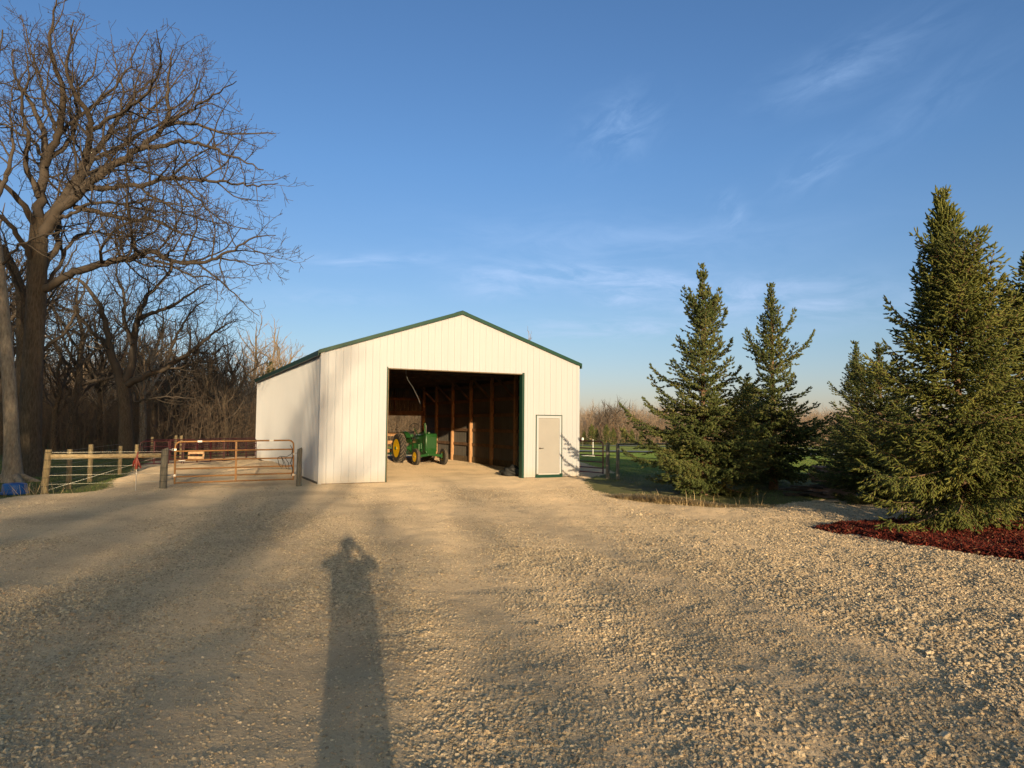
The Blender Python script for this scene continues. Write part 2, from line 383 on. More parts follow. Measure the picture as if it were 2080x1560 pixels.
# ------------------------------------------------------------------ bare trees
def norm(v): return v/(np.linalg.norm(v)+1e-9)
def resample(P, Rr, step):
    P = np.asarray(P, float); Rr = np.asarray(Rr, float)
    d = np.r_[0, np.cumsum(np.linalg.norm(np.diff(P, axis=0), axis=1))]
    # smooth by Catmull-like interpolation
    n = max(3, int(d[-1]/step)+1); t = np.linspace(0, d[-1], n)
    Z = np.stack([np.interp(t, d, P[:, k_]) for k_ in range(3)], 1)
    for _ in range(2): Z[1:-1] = Z[1:-1]*.5+(Z[:-2]+Z[2:])*.25
    return Z, np.interp(t, d, Rr), d[-1]
class Bare:
    def __init__(s, seed, spacing=(.5, .32, .2, .14), ratio=(.55, .5, .5, .5), maxlev=3, minr=.0045, gn=.22, up=.12, ang=(35, 70), twigL=.28, start=.25):
        s.g = np.random.default_rng(seed); s.thick = []; s.mid = []; s.thin = []
        s.sp = spacing; s.ra = ratio; s.ml = maxlev; s.minr = minr; s.gn = gn; s.up = up; s.ang = ang; s.tl = twigL; s.start = start
    def put(s, P, Rr):
        (s.thick if Rr[0] > .075 else s.mid if Rr[0] > .022 else s.thin).append((P, Rr))
    def limb(s, P, Rr, lev=0, first=None, jitter=.03):
        """a limb along given points; grows its own side branches"""
        Z, rr, L = resample(P, Rr, .22)
        if jitter:
            Z[1:-1] += s.g.normal(0, 1, (len(Z)-2, 3))*np.minimum(jitter, rr[1:-1, None]*.6+.01)
        s.put(Z, rr); s.kids(Z, rr, L, lev, first)
    def kids(s, Z, rr, L, lev, first=None):
        if lev > s.ml: return
        g = s.g; sp = s.sp[min(lev, len(s.sp)-1)]
        st = (s.start if first is None else first)*L
        n = max(1, int((L-st)/sp)); seg = np.linalg.norm(np.diff(Z, axis=0), axis=1); d = np.r_[0, np.cumsum(seg)]
        side = g.random()*6.28
        for i in range(n):
            t = st+(i+g.random())*(L-st)/n
            j = min(int(np.searchsorted(d, t))-1, len(Z)-2); j = max(j, 0)
            p = Z[j]+(Z[j+1]-Z[j])*((t-d[j])/(seg[j]+1e-9)); T = norm(Z[j+1]-Z[j]); r0 = np.interp(t, d, rr)
            side += 2.4+g.normal(0, .5)
            a = norm(np.cross(T, [.2, .3, .93])); b = np.cross(T, a)
            ph = R(g.uniform(*s.ang)); dr = T*math.cos(ph)+(a*math.cos(side)+b*math.sin(side))*math.sin(ph)
            rem = (L-t)/L
            ln = L*s.ra[min(lev, len(s.ra)-1)]*(.35+.65*rem)*g.uniform(.55, 1.15)
            ln = min(ln, 4.2); 
            if lev >= s.ml: ln = s.tl*g.uniform(.5, 1.3)
            s.grow(p, dr, ln, min(r0*.62, .008+ln*.013), lev+1)
    def grow(s, p, dr, L, r, lev):
        g = s.g; n = 3 if L < .35 else max(4, int(L/.22)+2) if L > 1 else 5
        st = L/(n-1); P = np.empty((n, 3)); P[0] = p; d = norm(dr)
        gn = s.gn*(.85 if lev > 1 else 1)
        for i in range(1, n):
            d = norm(d+g.normal(0, gn, 3)+np.array([0, 0, s.up])); P[i] = P[i-1]+d*st
        rr = np.maximum(np.linspace(r, r*.35, n), s.minr)
        s.put(P, rr)
        if lev <= s.ml: s.kids(P, rr, L, lev, .15)
def bare_parts(b, root, barkm, twigm, trunk_polys):
    link('trunk', tube_mesh('trunk', [(trunk_polys, 12)]), barkm, root)
    link('crown', tube_mesh('crown', [(b.thick, 8), (b.mid, 5), (b.thin, 3)]), twigm, root)

def px_limb(pts, base, ddep=0, Y0=None):
    """limb drawn as picture points at the tree's distance, with its own drift in depth"""
    n = len(pts); out = []
    for i, q in enumerate(pts):
        Y = Y0+ddep*(i/(n-1))**1.1
        w = Q(q[0], q[1], Y); out.append((w.x-base[0], w.y-base[1], w.z-base[2]))
    return out
def hero_oak():
    bx, by = G(57, 965); bz = hz(bx, by)-.05; base = (bx, by, bz)
    root = thing('oak_tree', 'huge bare oak with furrowed trunk and spreading crown beside the pasture fence', 'tree', base)
    b = Bare(3, spacing=(.38, .25, .16, .115), ratio=(.45, .62, .55, .5), maxlev=3, up=.08, gn=.22, twigL=.28, minr=.0065)
    b.gn = .15; Y = by
    def T(pts, dd=0, Y0=0): return px_limb(pts, base, dd, Y+Y0)
    tr, r_, _ = resample(T([(57, 975), (60, 900), (64, 780), (70, 680), (75, 580), (77, 500), (80, 445)]), [.50, .34, .315, .30, .30, .29, .25], .25)
    r_[0] = .62; r_[1] = .47
    t2, r2, _ = resample(T([(47, 968), (48, 860), (48, 720), (46, 640), (44, 590), (25, 540), (5, 500)], 1.2, .55), [.34, .25, .22, .20, .17, .14, .1], .25)
    L = [
        ([(78, 455), (80, 400), (92, 330), (95, 290), (82, 250), (70, 215), (45, 185), (28, 150), (25, 100)], [.22, .2, .17, .13, .11, .09, .07, .04, .02], 1.5, 0),
        ([(92, 335), (118, 270), (133, 215), (128, 170), (108, 130), (98, 90), (108, 30), (115, -20)], [.16, .14, .12, .10, .08, .06, .04, .02], -2.5, 0),
        ([(82, 470), (110, 430), (135, 395), (165, 350), (190, 310), (225, 270), (245, 235), (275, 195), (312, 160)], [.24, .2, .18, .16, .13, .11, .09, .06, .03], 2.5, 0),
        ([(80, 480), (120, 430), (160, 390), (195, 360), (245, 325), (292, 298), (335, 255), (345, 225), (338, 170), (352, 100)], [.26, .22, .2, .17, .14, .12, .1, .08, .05, .02], -1.5, 0),
        ([(290, 299), (340, 292), (380, 287), (430, 300), (480, 320), (535, 345)], [.1, .08, .07, .055, .04, .02], -2.0, -1),
        ([(330, 258), (380, 245), (420, 262), (470, 275), (520, 268), (560, 272)], [.08, .07, .055, .045, .03, .015], 1.0, -1),
        ([(335, 256), (365, 235), (400, 215), (440, 190), (480, 165)], [.06, .05, .04, .03, .015], -2.6, -1),
        ([(170, 385), (220, 381), (300, 375), (345, 358), (400, 365), (460, 372), (530, 378), (565, 372)], [.12, .1, .09, .08, .065, .045, .03, .012], -3.0, 0),
        ([(345, 358), (380, 385), (410, 410), (440, 440), (480, 465), (520, 465)], [.05, .045, .04, .03, .02, .012], 1.5, -1.5),
        ([(150, 420), (200, 430), (262, 450), (320, 443), (350, 468), (400, 482), (440, 492)], [.12, .1, .085, .065, .05, .035, .015], 2.2, 0),
        ([(80, 590), (130, 565), (170, 545), (230, 530), (280, 521), (305, 508), (340, 528), (385, 540), (440, 524), (482, 500), (520, 478), (560, 478)], [.19, .16, .15, .13, .12, .10, .085, .07, .055, .04, .028, .012], -3.2, 0),
        ([(300, 523), (345, 540), (392, 560), (430, 563), (456, 576)], [.06, .05, .035, .025, .012], -1.0, -1.2),
        ([(440, 524), (480, 528), (520, 540), (560, 532)], [.04, .03, .02, .01], -1.5, -2),
        ([(145, 410), (165, 350), (178, 300), (188, 250), (172, 215), (150, 190), (132, 150), (142, 90), (150, 40)], [.17, .15, .13, .11, .1, .08, .06, .04, .02], -3.2, 0),
        ([(165, 350), (205, 318), (240, 300), (300, 262), (355, 240), (400, 190), (420, 130)], [.1, .09, .08, .06, .045, .03, .015], 3.5, 0),
        ([(185, 265), (225, 240), (265, 215), (300, 190), (330, 130), (318, 60)], [.09, .08, .065, .05, .035, .015], -3.5, -1),
        ([(78, 470), (55, 430), (30, 395), (5, 370), (-40, 340)], [.16, .13, .11, .08, .04], -2, 0),
        ([(74, 540), (45, 490), (20, 455), (-20, 420), (-60, 380)], [.14, .11, .09, .06, .03], -3, 0),
        ([(80, 560), (115, 500), (120, 440), (140, 380), (200, 340), (260, 350), (320, 330)], [.15, .12, .1, .08, .06, .04, .02], 4.5, 0),
        ([(118, 270), (90, 210), (80, 150), (60, 90), (40, 30)], [.09, .07, .05, .035, .015], 2.5, 0),
        ([(245, 235), (250, 180), (235, 130), (225, 70)], [.07, .05, .035, .012], 2.5, 2),
        ([(225, 270), (290, 240), (340, 190), (370, 150), (395, 100)], [.07, .055, .04, .03, .012], 4, 2),
        ([(95, 330), (60, 280), (20, 260), (-30, 240)], [.09, .07, .05, .02], 1, 0),
        ([(92, 330), (130, 300), (160, 250), (150, 200), (190, 150), (200, 90)], [.11, .09, .07, .05, .035, .012], 1.0, 0),
        ([(118, 270), (160, 240), (205, 200), (250, 160), (270, 110), (300, 60)], [.09, .075, .06, .045, .03, .012], -1.0, 0),
        ([(78, 400), (50, 340), (60, 280), (40, 220), (60, 160), (50, 90)], [.12, .1, .08, .06, .04, .015], -2.0, 0),
        ([(100, 440), (140, 440), (190, 410), (250, 415), (310, 405), (370, 420), (430, 412)], [.09, .075, .06, .05, .04, .025, .012], -4.0, 0),
        ([(76, 600), (110, 560), (150, 480), (190, 470), (240, 480), (300, 470), (350, 500)], [.1, .08, .07, .055, .04, .03, .012], 5, 0),
    ]
    for pts, rr, dd, y0 in L: b.limb(T(pts, dd, y0), [q_*.82 for q_ in rr], 0, .22)
    b.kids(t2, r2, 8.0, 1, .55)
    bare_parts(b, root, M['oak'], M['twig'], [(tr, r_), (t2, r2)])
    return root
hero_oak()

def mid_oak():
    Y = 36.; w = Q(258, 905, Y); base = (w.x, Y, hz(w.x, Y)-.05)
    root = thing('oak_tree', 'dark bare oak forked low, its long limb reaching right above the maroon panels', 'tree', base)
    b = Bare(8, spacing=(.32, .20, .13), ratio=(.55, .62, .6), maxlev=2, up=.09, gn=.18, twigL=.5, minr=.008)
    def T(pts, dd=0, Y0=0): return px_limb(pts, base, dd, Y+Y0)
    tr, r_, _ = resample(T([(258, 925), (256, 860), (252, 790), (248, 770)]), [.42, .32, .30, .28], .25)
    for pts, rr, dd, y0 in [
        ([(252, 790), (232, 740), (222, 700), (215, 650), (190, 600), (165, 570), (130, 560)], [.24, .2, .17, .14, .1, .07, .03], -1, 0),
        ([(256, 775), (268, 740), (272, 690), (280, 640), (300, 600), (330, 570), (345, 548)], [.24, .2, .17, .14, .1, .06, .03], 1, 0),
        ([(256, 782), (290, 765), (330, 752), (355, 735), (390, 715), (420, 690), (450, 665), (475, 650)], [.2, .16, .14, .12, .1, .07, .045, .02], -2, 0),
        ([(280, 650), (310, 635), (345, 625), (380, 600), (410, 580), (430, 575)], [.12, .1, .08, .06, .04, .02], -1, 0),
        ([(335, 750), (350, 700), (370, 660), (395, 625), (420, 605)], [.1, .08, .06, .045, .02], 2, 0),
        ([(222, 700), (190, 680), (160, 640), (120, 620), (90, 610)], [.12, .1, .07, .05, .02], 1.5, 0),
        ([(270, 700), (250, 650), (255, 600), (235, 560), (240, 530)], [.12, .1, .08, .05, .02], 2.5, 0),
        ([(390, 715), (430, 720), (460, 700), (480, 690)], [.05, .04, .03, .012], 1, 0),
        ([(270, 800), (275, 820), (300, 810), (350, 805), (400, 812)], [.07, .06, .05, .035, .015], -1, 0)]:
        b.limb(T(pts, dd, y0), rr, 0, .2)
    bare_parts(b, root, M['oak'], M['twig'], [(tr, r_)])
mid_oak()

def pale_trunk():
    bx, by = G(25, 975); base = (bx, by, hz(bx, by)-.05)
    root = thing('smooth_bark_tree', 'pale smooth slender trunk with flared roots at the left edge behind the blue tub', 'tree', base)
    b = Bare(21, spacing=(.42, .26, .16), ratio=(.5, .6, .5), maxlev=2, up=.1, twigL=.3, minr=.006)
    def T(pts, dd=0, Y0=0): return px_limb(pts, base, dd, by+Y0)
    tr, r_, _ = resample(T([(26, 985), (24, 900), (20, 800), (14, 720), (6, 620), (-4, 520), (-20, 400), (-30, 300)]), [.30, .21, .19, .18, .16, .15, .12, .09], .25)
    r_[0] = .48; r_[1] = .30
    for pts, rr, dd in [([(-4, 540), (40, 500), (80, 478), (130, 470), (170, 462)], [.05, .04, .03, .02, .01], -1.5),
                        ([(-16, 430), (10, 360), (30, 300), (20, 230), (30, 160)], [.09, .07, .05, .03, .015], 1),
                        ([(-28, 320), (0, 240), (-10, 160), (5, 60)], [.08, .06, .04, .02], -1),
                        ([(-20, 400), (-60, 320), (-90, 200)], [.09, .06, .03], 0)]:
        b.limb(T(pts, dd), rr, 0, .2)
    # root flare
    fl = [(np.array([[0, 0, .28], [.35, -.25, .12], [.75, -.6, -.02]]), np.array([.16, .11, .05])), (np.array([[0, 0, .3], [-.3, -.3, .1], [-.6, -.55, -.02]]), np.array([.15, .1, .05])),
          (np.array([[0, 0, .3], [.45, .1, .1], [.9, .2, -.04]]), np.array([.14, .1, .05]))]
    bare_parts(b, root, M['palebark'], M['twig'], [(tr, r_)]+fl)
pale_trunk()

def generic(seed, H, kind, twm='twig', bk='oak', label='', loc=(0, 0, 0), sc_=1, rz=0, group=None, minr=.01, name='bare_tree'):
    g = np.random.default_rng(seed+500)
    root = thing(name, label, 'tree', loc, rz, group, sc_)
    if kind == 'wide':
        b = Bare(seed, spacing=(.42, .27, .18), ratio=(.52, .62, .6), maxlev=2, up=.09, gn=.23, twigL=.55, minr=minr); nl, a0, a1, z0, z1, LL = 9, 35, 65, .28, .62, .55
    elif kind == 'tall':
        b = Bare(seed, spacing=(.38, .27, .19), ratio=(.55, .62, .6), maxlev=2, up=.14, gn=.17, twigL=.5, minr=minr, ang=(28, 55)); nl, a0, a1, z0, z1, LL = 12, 25, 50, .35, .85, .36
    else:
        b = Bare(seed, spacing=(.35, .22), ratio=(.6, .6), maxlev=1, up=.12, gn=.2, twigL=.6, minr=minr); nl, a0, a1, z0, z1, LL = 10, 30, 60, .3, .85, .33
    n = 9; P = np.zeros((n, 3)); P[:, 2] = np.linspace(0, H*.93, n); P[1:, :2] = np.cumsum(g.normal(0, H*.012, (n-1, 2))*np.linspace(.8, 2.4, n-1)[:, None], 0)
    r0 = H*.022; rr = r0*np.linspace(1, .0, n)**.85+.012; rr[0] *= 1.35
    Z, r2, L = resample(P, rr, .3)
    b.kids(Z, r2, L*.7, 1, .45)
    for i in range(nl):
        t = z0+(z1-z0)*i/(nl-1); j = int(t*(len(Z)-1)/.8*.8); p = Z[j]
        az = i*2.4+g.normal(0, .4); el = R(90-g.uniform(a0, a1)); d = np.array([math.cos(az)*math.cos(el), math.sin(az)*math.cos(el), math.sin(el)])
        ln = H*LL*(1.15-.7*(i/nl))*g.uniform(.75, 1.15); k_ = 7; q = [p]; dd = d
        for s_ in range(k_):
            dd = norm(dd+g.normal(0, .17, 3)+np.array([0, 0, .05])); q.append(q[-1]+dd*ln/k_)
        b.limb(q, list(np.linspace(r2[j]*.6, .02, len(q))), 0, .15)
    bare_parts(b, root, M[bk], M[twm], [(Z, r2)])
    return root

# ------------------------------------------------------------------ spruces
def shoot_template(fine):
    if fine:
        V = []; ringz = [(0, .55), (.3, 1.0), (.72, .85)]; n = 4
        for z, r in ringz:
            for k_ in range(n): V.append((r*math.cos(k_*math.pi/2+z), r*math.sin(k_*math.pi/2+z), z))
        V.append((0, 0, 1.0)); q = []; t = []
        for i in range(2):
            for k_ in range(n): q.append((i*n+k_, i*n+(k_+1) % n, (i+1)*n+(k_+1) % n, (i+1)*n+k_))
        for k_ in range(n): t.append((8+k_, 8+(k_+1) % n, 12))
        for i in range(9):      # needles standing off the stem
            a = i*2.4; z = .04+.9*i/9; ca, sa = math.cos(a), math.sin(a); j = len(V)
            V += [(ca*.5-sa*.22, sa*.5+ca*.22, z), (ca*.5+sa*.22, sa*.5-ca*.22, z), (ca*1.75, sa*1.75, z+.17)]; t.append((j, j+1, j+2))
        return np.array(V), np.array(q), np.array(t)
    V = []; n = 3
    for z, r in [(0, .6), (.55, 1.1)]:
        for k_ in range(n): V.append((r*math.cos(k_*2.094), r*math.sin(k_*2.094), z))
    V.append((0, 0, 1.0)); q = [(k_, (k_+1) % n, n+(k_+1) % n, n+k_) for k_ in range(n)]; t = [(n+k_, n+(k_+1) % n, 2*n) for k_ in range(n)]
    for i in range(5):
        a = i*2.4; z = .1+.75*i/5; ca, sa = math.cos(a), math.sin(a); j = len(V)
        V += [(ca*.3-sa*.5, sa*.3+ca*.5, z), (ca*.3+sa*.5, sa*.3-ca*.5, z), (ca*2.1, sa*2.1, z+.28)]; t.append((j, j+1, j+2))
    return np.array(V), np.array(q), np.array(t)
def spruce(seed, H, prof, label, loc, dz=.2, nper=6, fine=False, sl=.12, sr=.013, gap=.0, fm='spruce', rz=0, group=None, latsp=.075, shsp=.055, trunk_r=.09, droop=.25, tilt=(0, 0), sparse=0.0, name='spruce_tree', tops=(), wvar=(.82, 1.12), skirt=False):
    g = np.random.default_rng(seed)
    root = thing(name, label, 'tree', loc, rz, group)
    sp_, sd_, sl_ = [], [], []; wood = []
    zs = []; z = prof[0][0]
    while z < H*.985:
        zs.append(z); z += dz*(.6+.4*(1-z/H))*g.uniform(.75, 1.25)*(.55 if skirt and z < 2.3 else 1)
    pz = [p[0] for p in prof]; pr = [p[1] for p in prof]
    lean = np.array([tilt[0], tilt[1], 0.])
    up = np.array([0, 0, 1.])
    def shoots(P, lo, hi, spc, ln, flat=1.0):
        seg = np.linalg.norm(np.diff(P, axis=0), axis=1); L = seg.sum(); d = np.r_[0, np.cumsum(seg)]
        n = max(1, int((hi-lo)*L/spc))
        t = (lo+(hi-lo)*(np.arange(n)+g.random(n))/n)*L
        j = np.clip(np.searchsorted(d, t)-1, 0, len(P)-2)
        fr = ((t-d[j])/(seg[j]+1e-9))[:, None]; p = P[j]+(P[j+1]-P[j])*fr; T = (P[j+1]-P[j])/(seg[j][:, None]+1e-9)
        s_ = np.cross(T, up); s_ /= np.linalg.norm(s_, axis=1, keepdims=True)+1e-9; nn = np.cross(s_, T)
        sg = np.where(np.arange(n) % 2 == 0, 1., -1.)[:, None]
        dr = T*.75+s_*sg*g.uniform(.35, .9, (n, 1))+nn*g.normal(.0, .38, (n, 1))-up*droop*.5
        dr /= np.linalg.norm(dr, axis=1, keepdims=True)
        sp_.append(p); sd_.append(dr); sl_.append(ln*g.uniform(.6, 1.15, n)*(1-.25*t/L))
        T1 = norm(P[-1]-P[-2]+up*.02); sp_.append(P[-1][None]-T1*.02); sd_.append(T1[None]); sl_.append(np.array([ln*1.1]))
    for zi, z in enumerate(zs):
        Rz = np.interp(z, pz, pr); f = z/H; n = nper if f < .8 else max(4, nper-1)
        a0 = g.random()*6.28; wsc = g.uniform(*wvar) if not (skirt and z < 2.3) else g.uniform(.85, 1.15)
        if skirt and z < 2.3: n = nper+1
        for k_ in range(n):
            if g.random() < sparse*(1-f) and not (skirt and z < 2.3): continue
            az = a0+k_*6.283/n+g.normal(0, .2); L = Rz*wsc*g.uniform(.5, 1.22)*(1+.2*math.sin(az*2+z*1.7+seed))
            if L < .08: L = .08
            e0 = R(-16+86*f**.95 + g.normal(0, 7)); e1 = e0+R(28 if f < .75 else 12)
            npt = 7; P = np.zeros((npt, 3)); P[0] = lean*z+up*z
            for i in range(1, npt):
                tt = i/(npt-1); e = e0-R(14)*math.sin(tt*3.1)*(1-f)+(e1-e0)*tt**2; az += g.normal(0, .05)
                P[i] = P[i-1]+np.array([math.cos(az)*math.cos(e), math.sin(az)*math.cos(e), math.sin(e)])*L/(npt-1)
            rb = .006+.009*L
            wood.append((P, np.linspace(rb, .004, npt)))
            shoots(P, .12 if L > .5 else 0.0, 1, shsp*1.0, sl*.95)
            # laterals
            nl = int(L*.92/latsp)
            for i in range(nl):
                t = .1+.88*(i+g.random()*.7)/max(nl, 1); q = t*(npt-1); j = min(int(q), npt-2); p = P[j]+(P[j+1]-P[j])*(q-j); T = norm(P[j+1]-P[j])
                s_ = norm(np.cross(T, up))*(1 if i % 2 else -1)
                l2 = min(.62, (.10+.42*L*(1-t)))*g.uniform(.6, 1.15)
                dr = norm(T*.75+s_*.8+up*g.normal(-.08, .12)); m_ = 4; Pl = np.zeros((m_, 3)); Pl[0] = p
                for x in range(1, m_):
                    dr = norm(dr-up*droop*.55*(1-f)+T*.10+g.normal(0, .06, 3)); Pl[x] = Pl[x-1]+dr*l2/(m_-1)
                wood.append((Pl, np.linspace(.005, .0025, m_)))
                shoots(Pl, .08, 1, shsp, sl*.85)
    # leader(s)
    for (h0, dx, dy) in ((0, 0, 0),)+tuple(tops):
        base_ = lean*H*.93+up*H*.93; tip = base_+np.array([dx, dy, H*.07-h0])
        Pl = np.stack([base_+(tip-base_)*t for t in (0, .35, .7, 1.)]); wood.append((Pl, np.array([.014, .011, .008, .005])))
        if fine:
            n = 26; t = g.random(n)[:, None]; p = base_+(tip-base_)*t; a = g.random(n)*6.28
            sp_.append(p); sd_.append(np.stack([np.cos(a)*.5, np.sin(a)*.5, np.full(n, .85)], 1)); sl_.append(np.full(n, .035))
        else: shoots(Pl, 0, 1, .07, sl*.6)
    S = np.concatenate(sp_); D = np.concatenate(sd_); Ln = np.concatenate(sl_)
    D /= np.linalg.norm(D, axis=1, keepdims=True)+1e-9
    tv, tq, tt_ = shoot_template(fine)
    A = np.cross(D, np.array([.3, .2, .93])); A /= np.linalg.norm(A, axis=1, keepdims=True)+1e-9; B = np.cross(D, A)
    ph = g.random(len(S))*6.28; c_, s_ = np.cos(ph)[:, None], np.sin(ph)[:, None]; A2 = A*c_+B*s_; B2 = -A*s_+B*c_
    rr = sr*g.uniform(.8, 1.25, len(S))
    # slight bend of the tip upward
    V = S[:, None]+(tv[None, :, 0, None]*A2[:, None]+tv[None, :, 1, None]*B2[:, None])*rr[:, None, None]+tv[None, :, 2, None]*D[:, None]*Ln[:, None, None]
    nv = len(tv); off = (np.arange(len(S))*nv)[:, None, None]
    q = (tq[None]+off).reshape(-1, 4); t = (tt_[None]+off).reshape(-1, 3)
    var = np.clip(.5+.16*g.normal(size=len(S))+.6*vnoise(S[:, 0]*3+50, S[:, 2]*3+50, 4), 0, 1)
    me = raw_mesh('needles', V.reshape(-1, 3), q, t, var=np.repeat(var, nv))
    link('foliage', me, M[fm], root)
    link('branches', tube_mesh('branches', [(wood, 3)]), M['sprucebark'], root)
    n = 14; Pz = np.linspace(-.1, H*.95, n); P = np.stack([lean[0]*Pz+g.normal(0, .008, n), lean[1]*Pz+g.normal(0, .008, n), Pz], 1)
    r_ = np.linspace(trunk_r, .014, n); r_[0] *= 1.3
    link('trunk', tube_mesh('trunk', [([(P, r_)], 10)]), M['sprucebark'], root)
    return root
def sloc(u, v, dz=-.03):
    x, y = G(u, v, .0); return (x, y, hz(x, y)+dz)
big = spruce(5, 6.05, [(.42, 1.15), (.8, 1.8), (1.4, 1.75), (2.2, 1.5), (3.0, 1.38), (3.7, 1.32), (4.2, 1.15), (4.6, .76), (5.0, .55), (5.4, .40), (6.05, .12)],
             'tall dense olive green spruce standing in the red mulch bed', (8.12, 12.45, hz(8.12, 12.45)-.03), dz=.185, nper=8, fine=True, sl=.135, sr=.0145, latsp=.064, shsp=.05,
             tilt=(-.055, 0), droop=.62, wvar=(.62, 1.2), tops=((.04, -.06, .02), (.22, .16, .0)), rz=.0)
sp1 = spruce(12, 6.35, [(.35, 1.5), (.9, 1.85), (1.6, 1.8), (2.7, 1.65), (3.4, 1.38), (4.05, 1.18), (4.7, .95), (5.0, .56), (5.4, .42), (5.9, .28), (6.35, .08)],
             'pointed green spruce with a tall thin tip, nearest the barn', sloc(1430, 1003), dz=.30, nper=7, skirt=True, sl=.115, sr=.021, latsp=.085, shsp=.055, fm='spruce2', sparse=.10, wvar=(.5, 1.15), tilt=(.0, 0), trunk_r=.1, droop=.2)
sp2 = spruce(33, 6.3, [(.55, 1.25), (1.0, 1.65), (1.6, 1.65), (2.3, 1.5), (3.1, 1.35), (3.8, 1.2), (4.3, 1.05), (4.9, .75), (5.4, .42), (6.3, .15)],
             'ragged spruce with a gappy top, second from the barn, bare foot of its trunk showing', sloc(1572, 991), dz=.30, nper=6, skirt=True, sl=.115, sr=.021, latsp=.085, shsp=.055, fm='spruce2', sparse=.2, wvar=(.5, 1.12), tilt=(.0, 0), trunk_r=.12, droop=.2)
sp3 = dup(sp2, (12.2, 24.6, hz(12.2, 24.6)-.05), 1.9, 'smaller pale topped spruce seen between the second spruce and the big one', (.88, .88, .79))
sp4 = dup(sp1, (9.1, 17.2, hz(9.1, 17.2)-.05), 2.5, 'dark shaded bushy spruce tucked behind the left side of the big spruce', (.95, .95, .62))
sp5 = dup(big, (11.1, 14.6, hz(11.1, 14.6)-.05), 3.9, 'dark spruce cut off by the right edge of the frame', (1.35, 1.35, .98))
sp6 = dup(sp1, (8.0, 23.6, hz(8.0, 23.6)-.05), 4.1, 'low dark spruce filling the gap between the two pointed spruces', (.8, .8, .58))
sp7 = dup(sp2, (11.0, 19.6, hz(11., 19.6)-.05), .8, 'shaded spruce behind the brick coloured lumber pile', (.8, .8, .52))

# ------------------------------------------------------------------ ground sheet
def grow_axis(a, b, step, lo, hi, f=1.13):
    c = list(np.arange(a, b, step)); s = step; x = a; left = []
    while x > lo: s *= f; x -= s; left.append(x)
    s = step; x = c[-1]; right = []
    while x < hi: s *= f; x += s; right.append(x)
    return np.array(left[::-1]+c+right)
X = grow_axis(-15, 14, .075, -1500, 1500); Yv = grow_axis(1.2, 29, .075, -600, 2500)
XX, YY = np.meshgrid(X, Yv, indexing='ij'); fx, fy = XX.ravel(), YY.ravel()
ZZ = hgt(fx, fy)
nx_, ny_ = len(X), len(Yv)
ii, jj = np.meshgrid(np.arange(nx_-1), np.arange(ny_-1), indexing='ij'); i0 = (ii*ny_+jj).ravel()
qd = np.stack([i0, i0+ny_, i0+ny_+1, i0+1], 1)
me = raw_mesh('ground', np.stack([fx, fy, ZZ], 1), qd, smooth=True)
sdg = poly_sd(fx, fy, GRAVEL)
far = np.abs(fx) > 45
gv = np.clip(sdg/1.0*.5+.5, 0, 1)
a = me.attributes.new('gravel', 'FLOAT', 'POINT'); a.data.foreach_set('value', gv.astype(np.float32))
def fines(x, y): 
    u = x*.93+y*.2; v = -x*.2+y*.98
    tk = 0
    for c0 in (-3.6, -1.9, .9, 2.6):          # packed wheel tracks bending in to the doorway
        xc = c0+(-2.6-c0*.55)*sstep(2, 23, y); tk = tk+np.exp(-((x-xc+.25*np.sin(y*.4+c0))/.30)**2)
    return np.clip(.32+fbm(u*.9, v*.22, 63, 3)*1.1+.30*sstep(8, 18, y)+.25*sstep(1, -4, x)-.55*sstep(1.0, 6.0, x)*(1-sstep(13, 20, y))+.22*tk*(.6+fbm(x*.7, y*.3, 12, 2)), 0, 1)
a = me.attributes.new('fines', 'FLOAT', 'POINT'); a.data.foreach_set('value', fines(fx, fy).astype(np.float32))
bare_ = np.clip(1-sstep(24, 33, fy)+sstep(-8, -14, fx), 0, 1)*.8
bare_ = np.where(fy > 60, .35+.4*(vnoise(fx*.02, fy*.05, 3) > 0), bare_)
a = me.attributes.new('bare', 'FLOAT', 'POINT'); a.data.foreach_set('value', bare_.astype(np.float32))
tag(link('ground', me, M['ground']), 'pale crushed stone yard with wheel tracks, running into grass', None, None, 'structure')

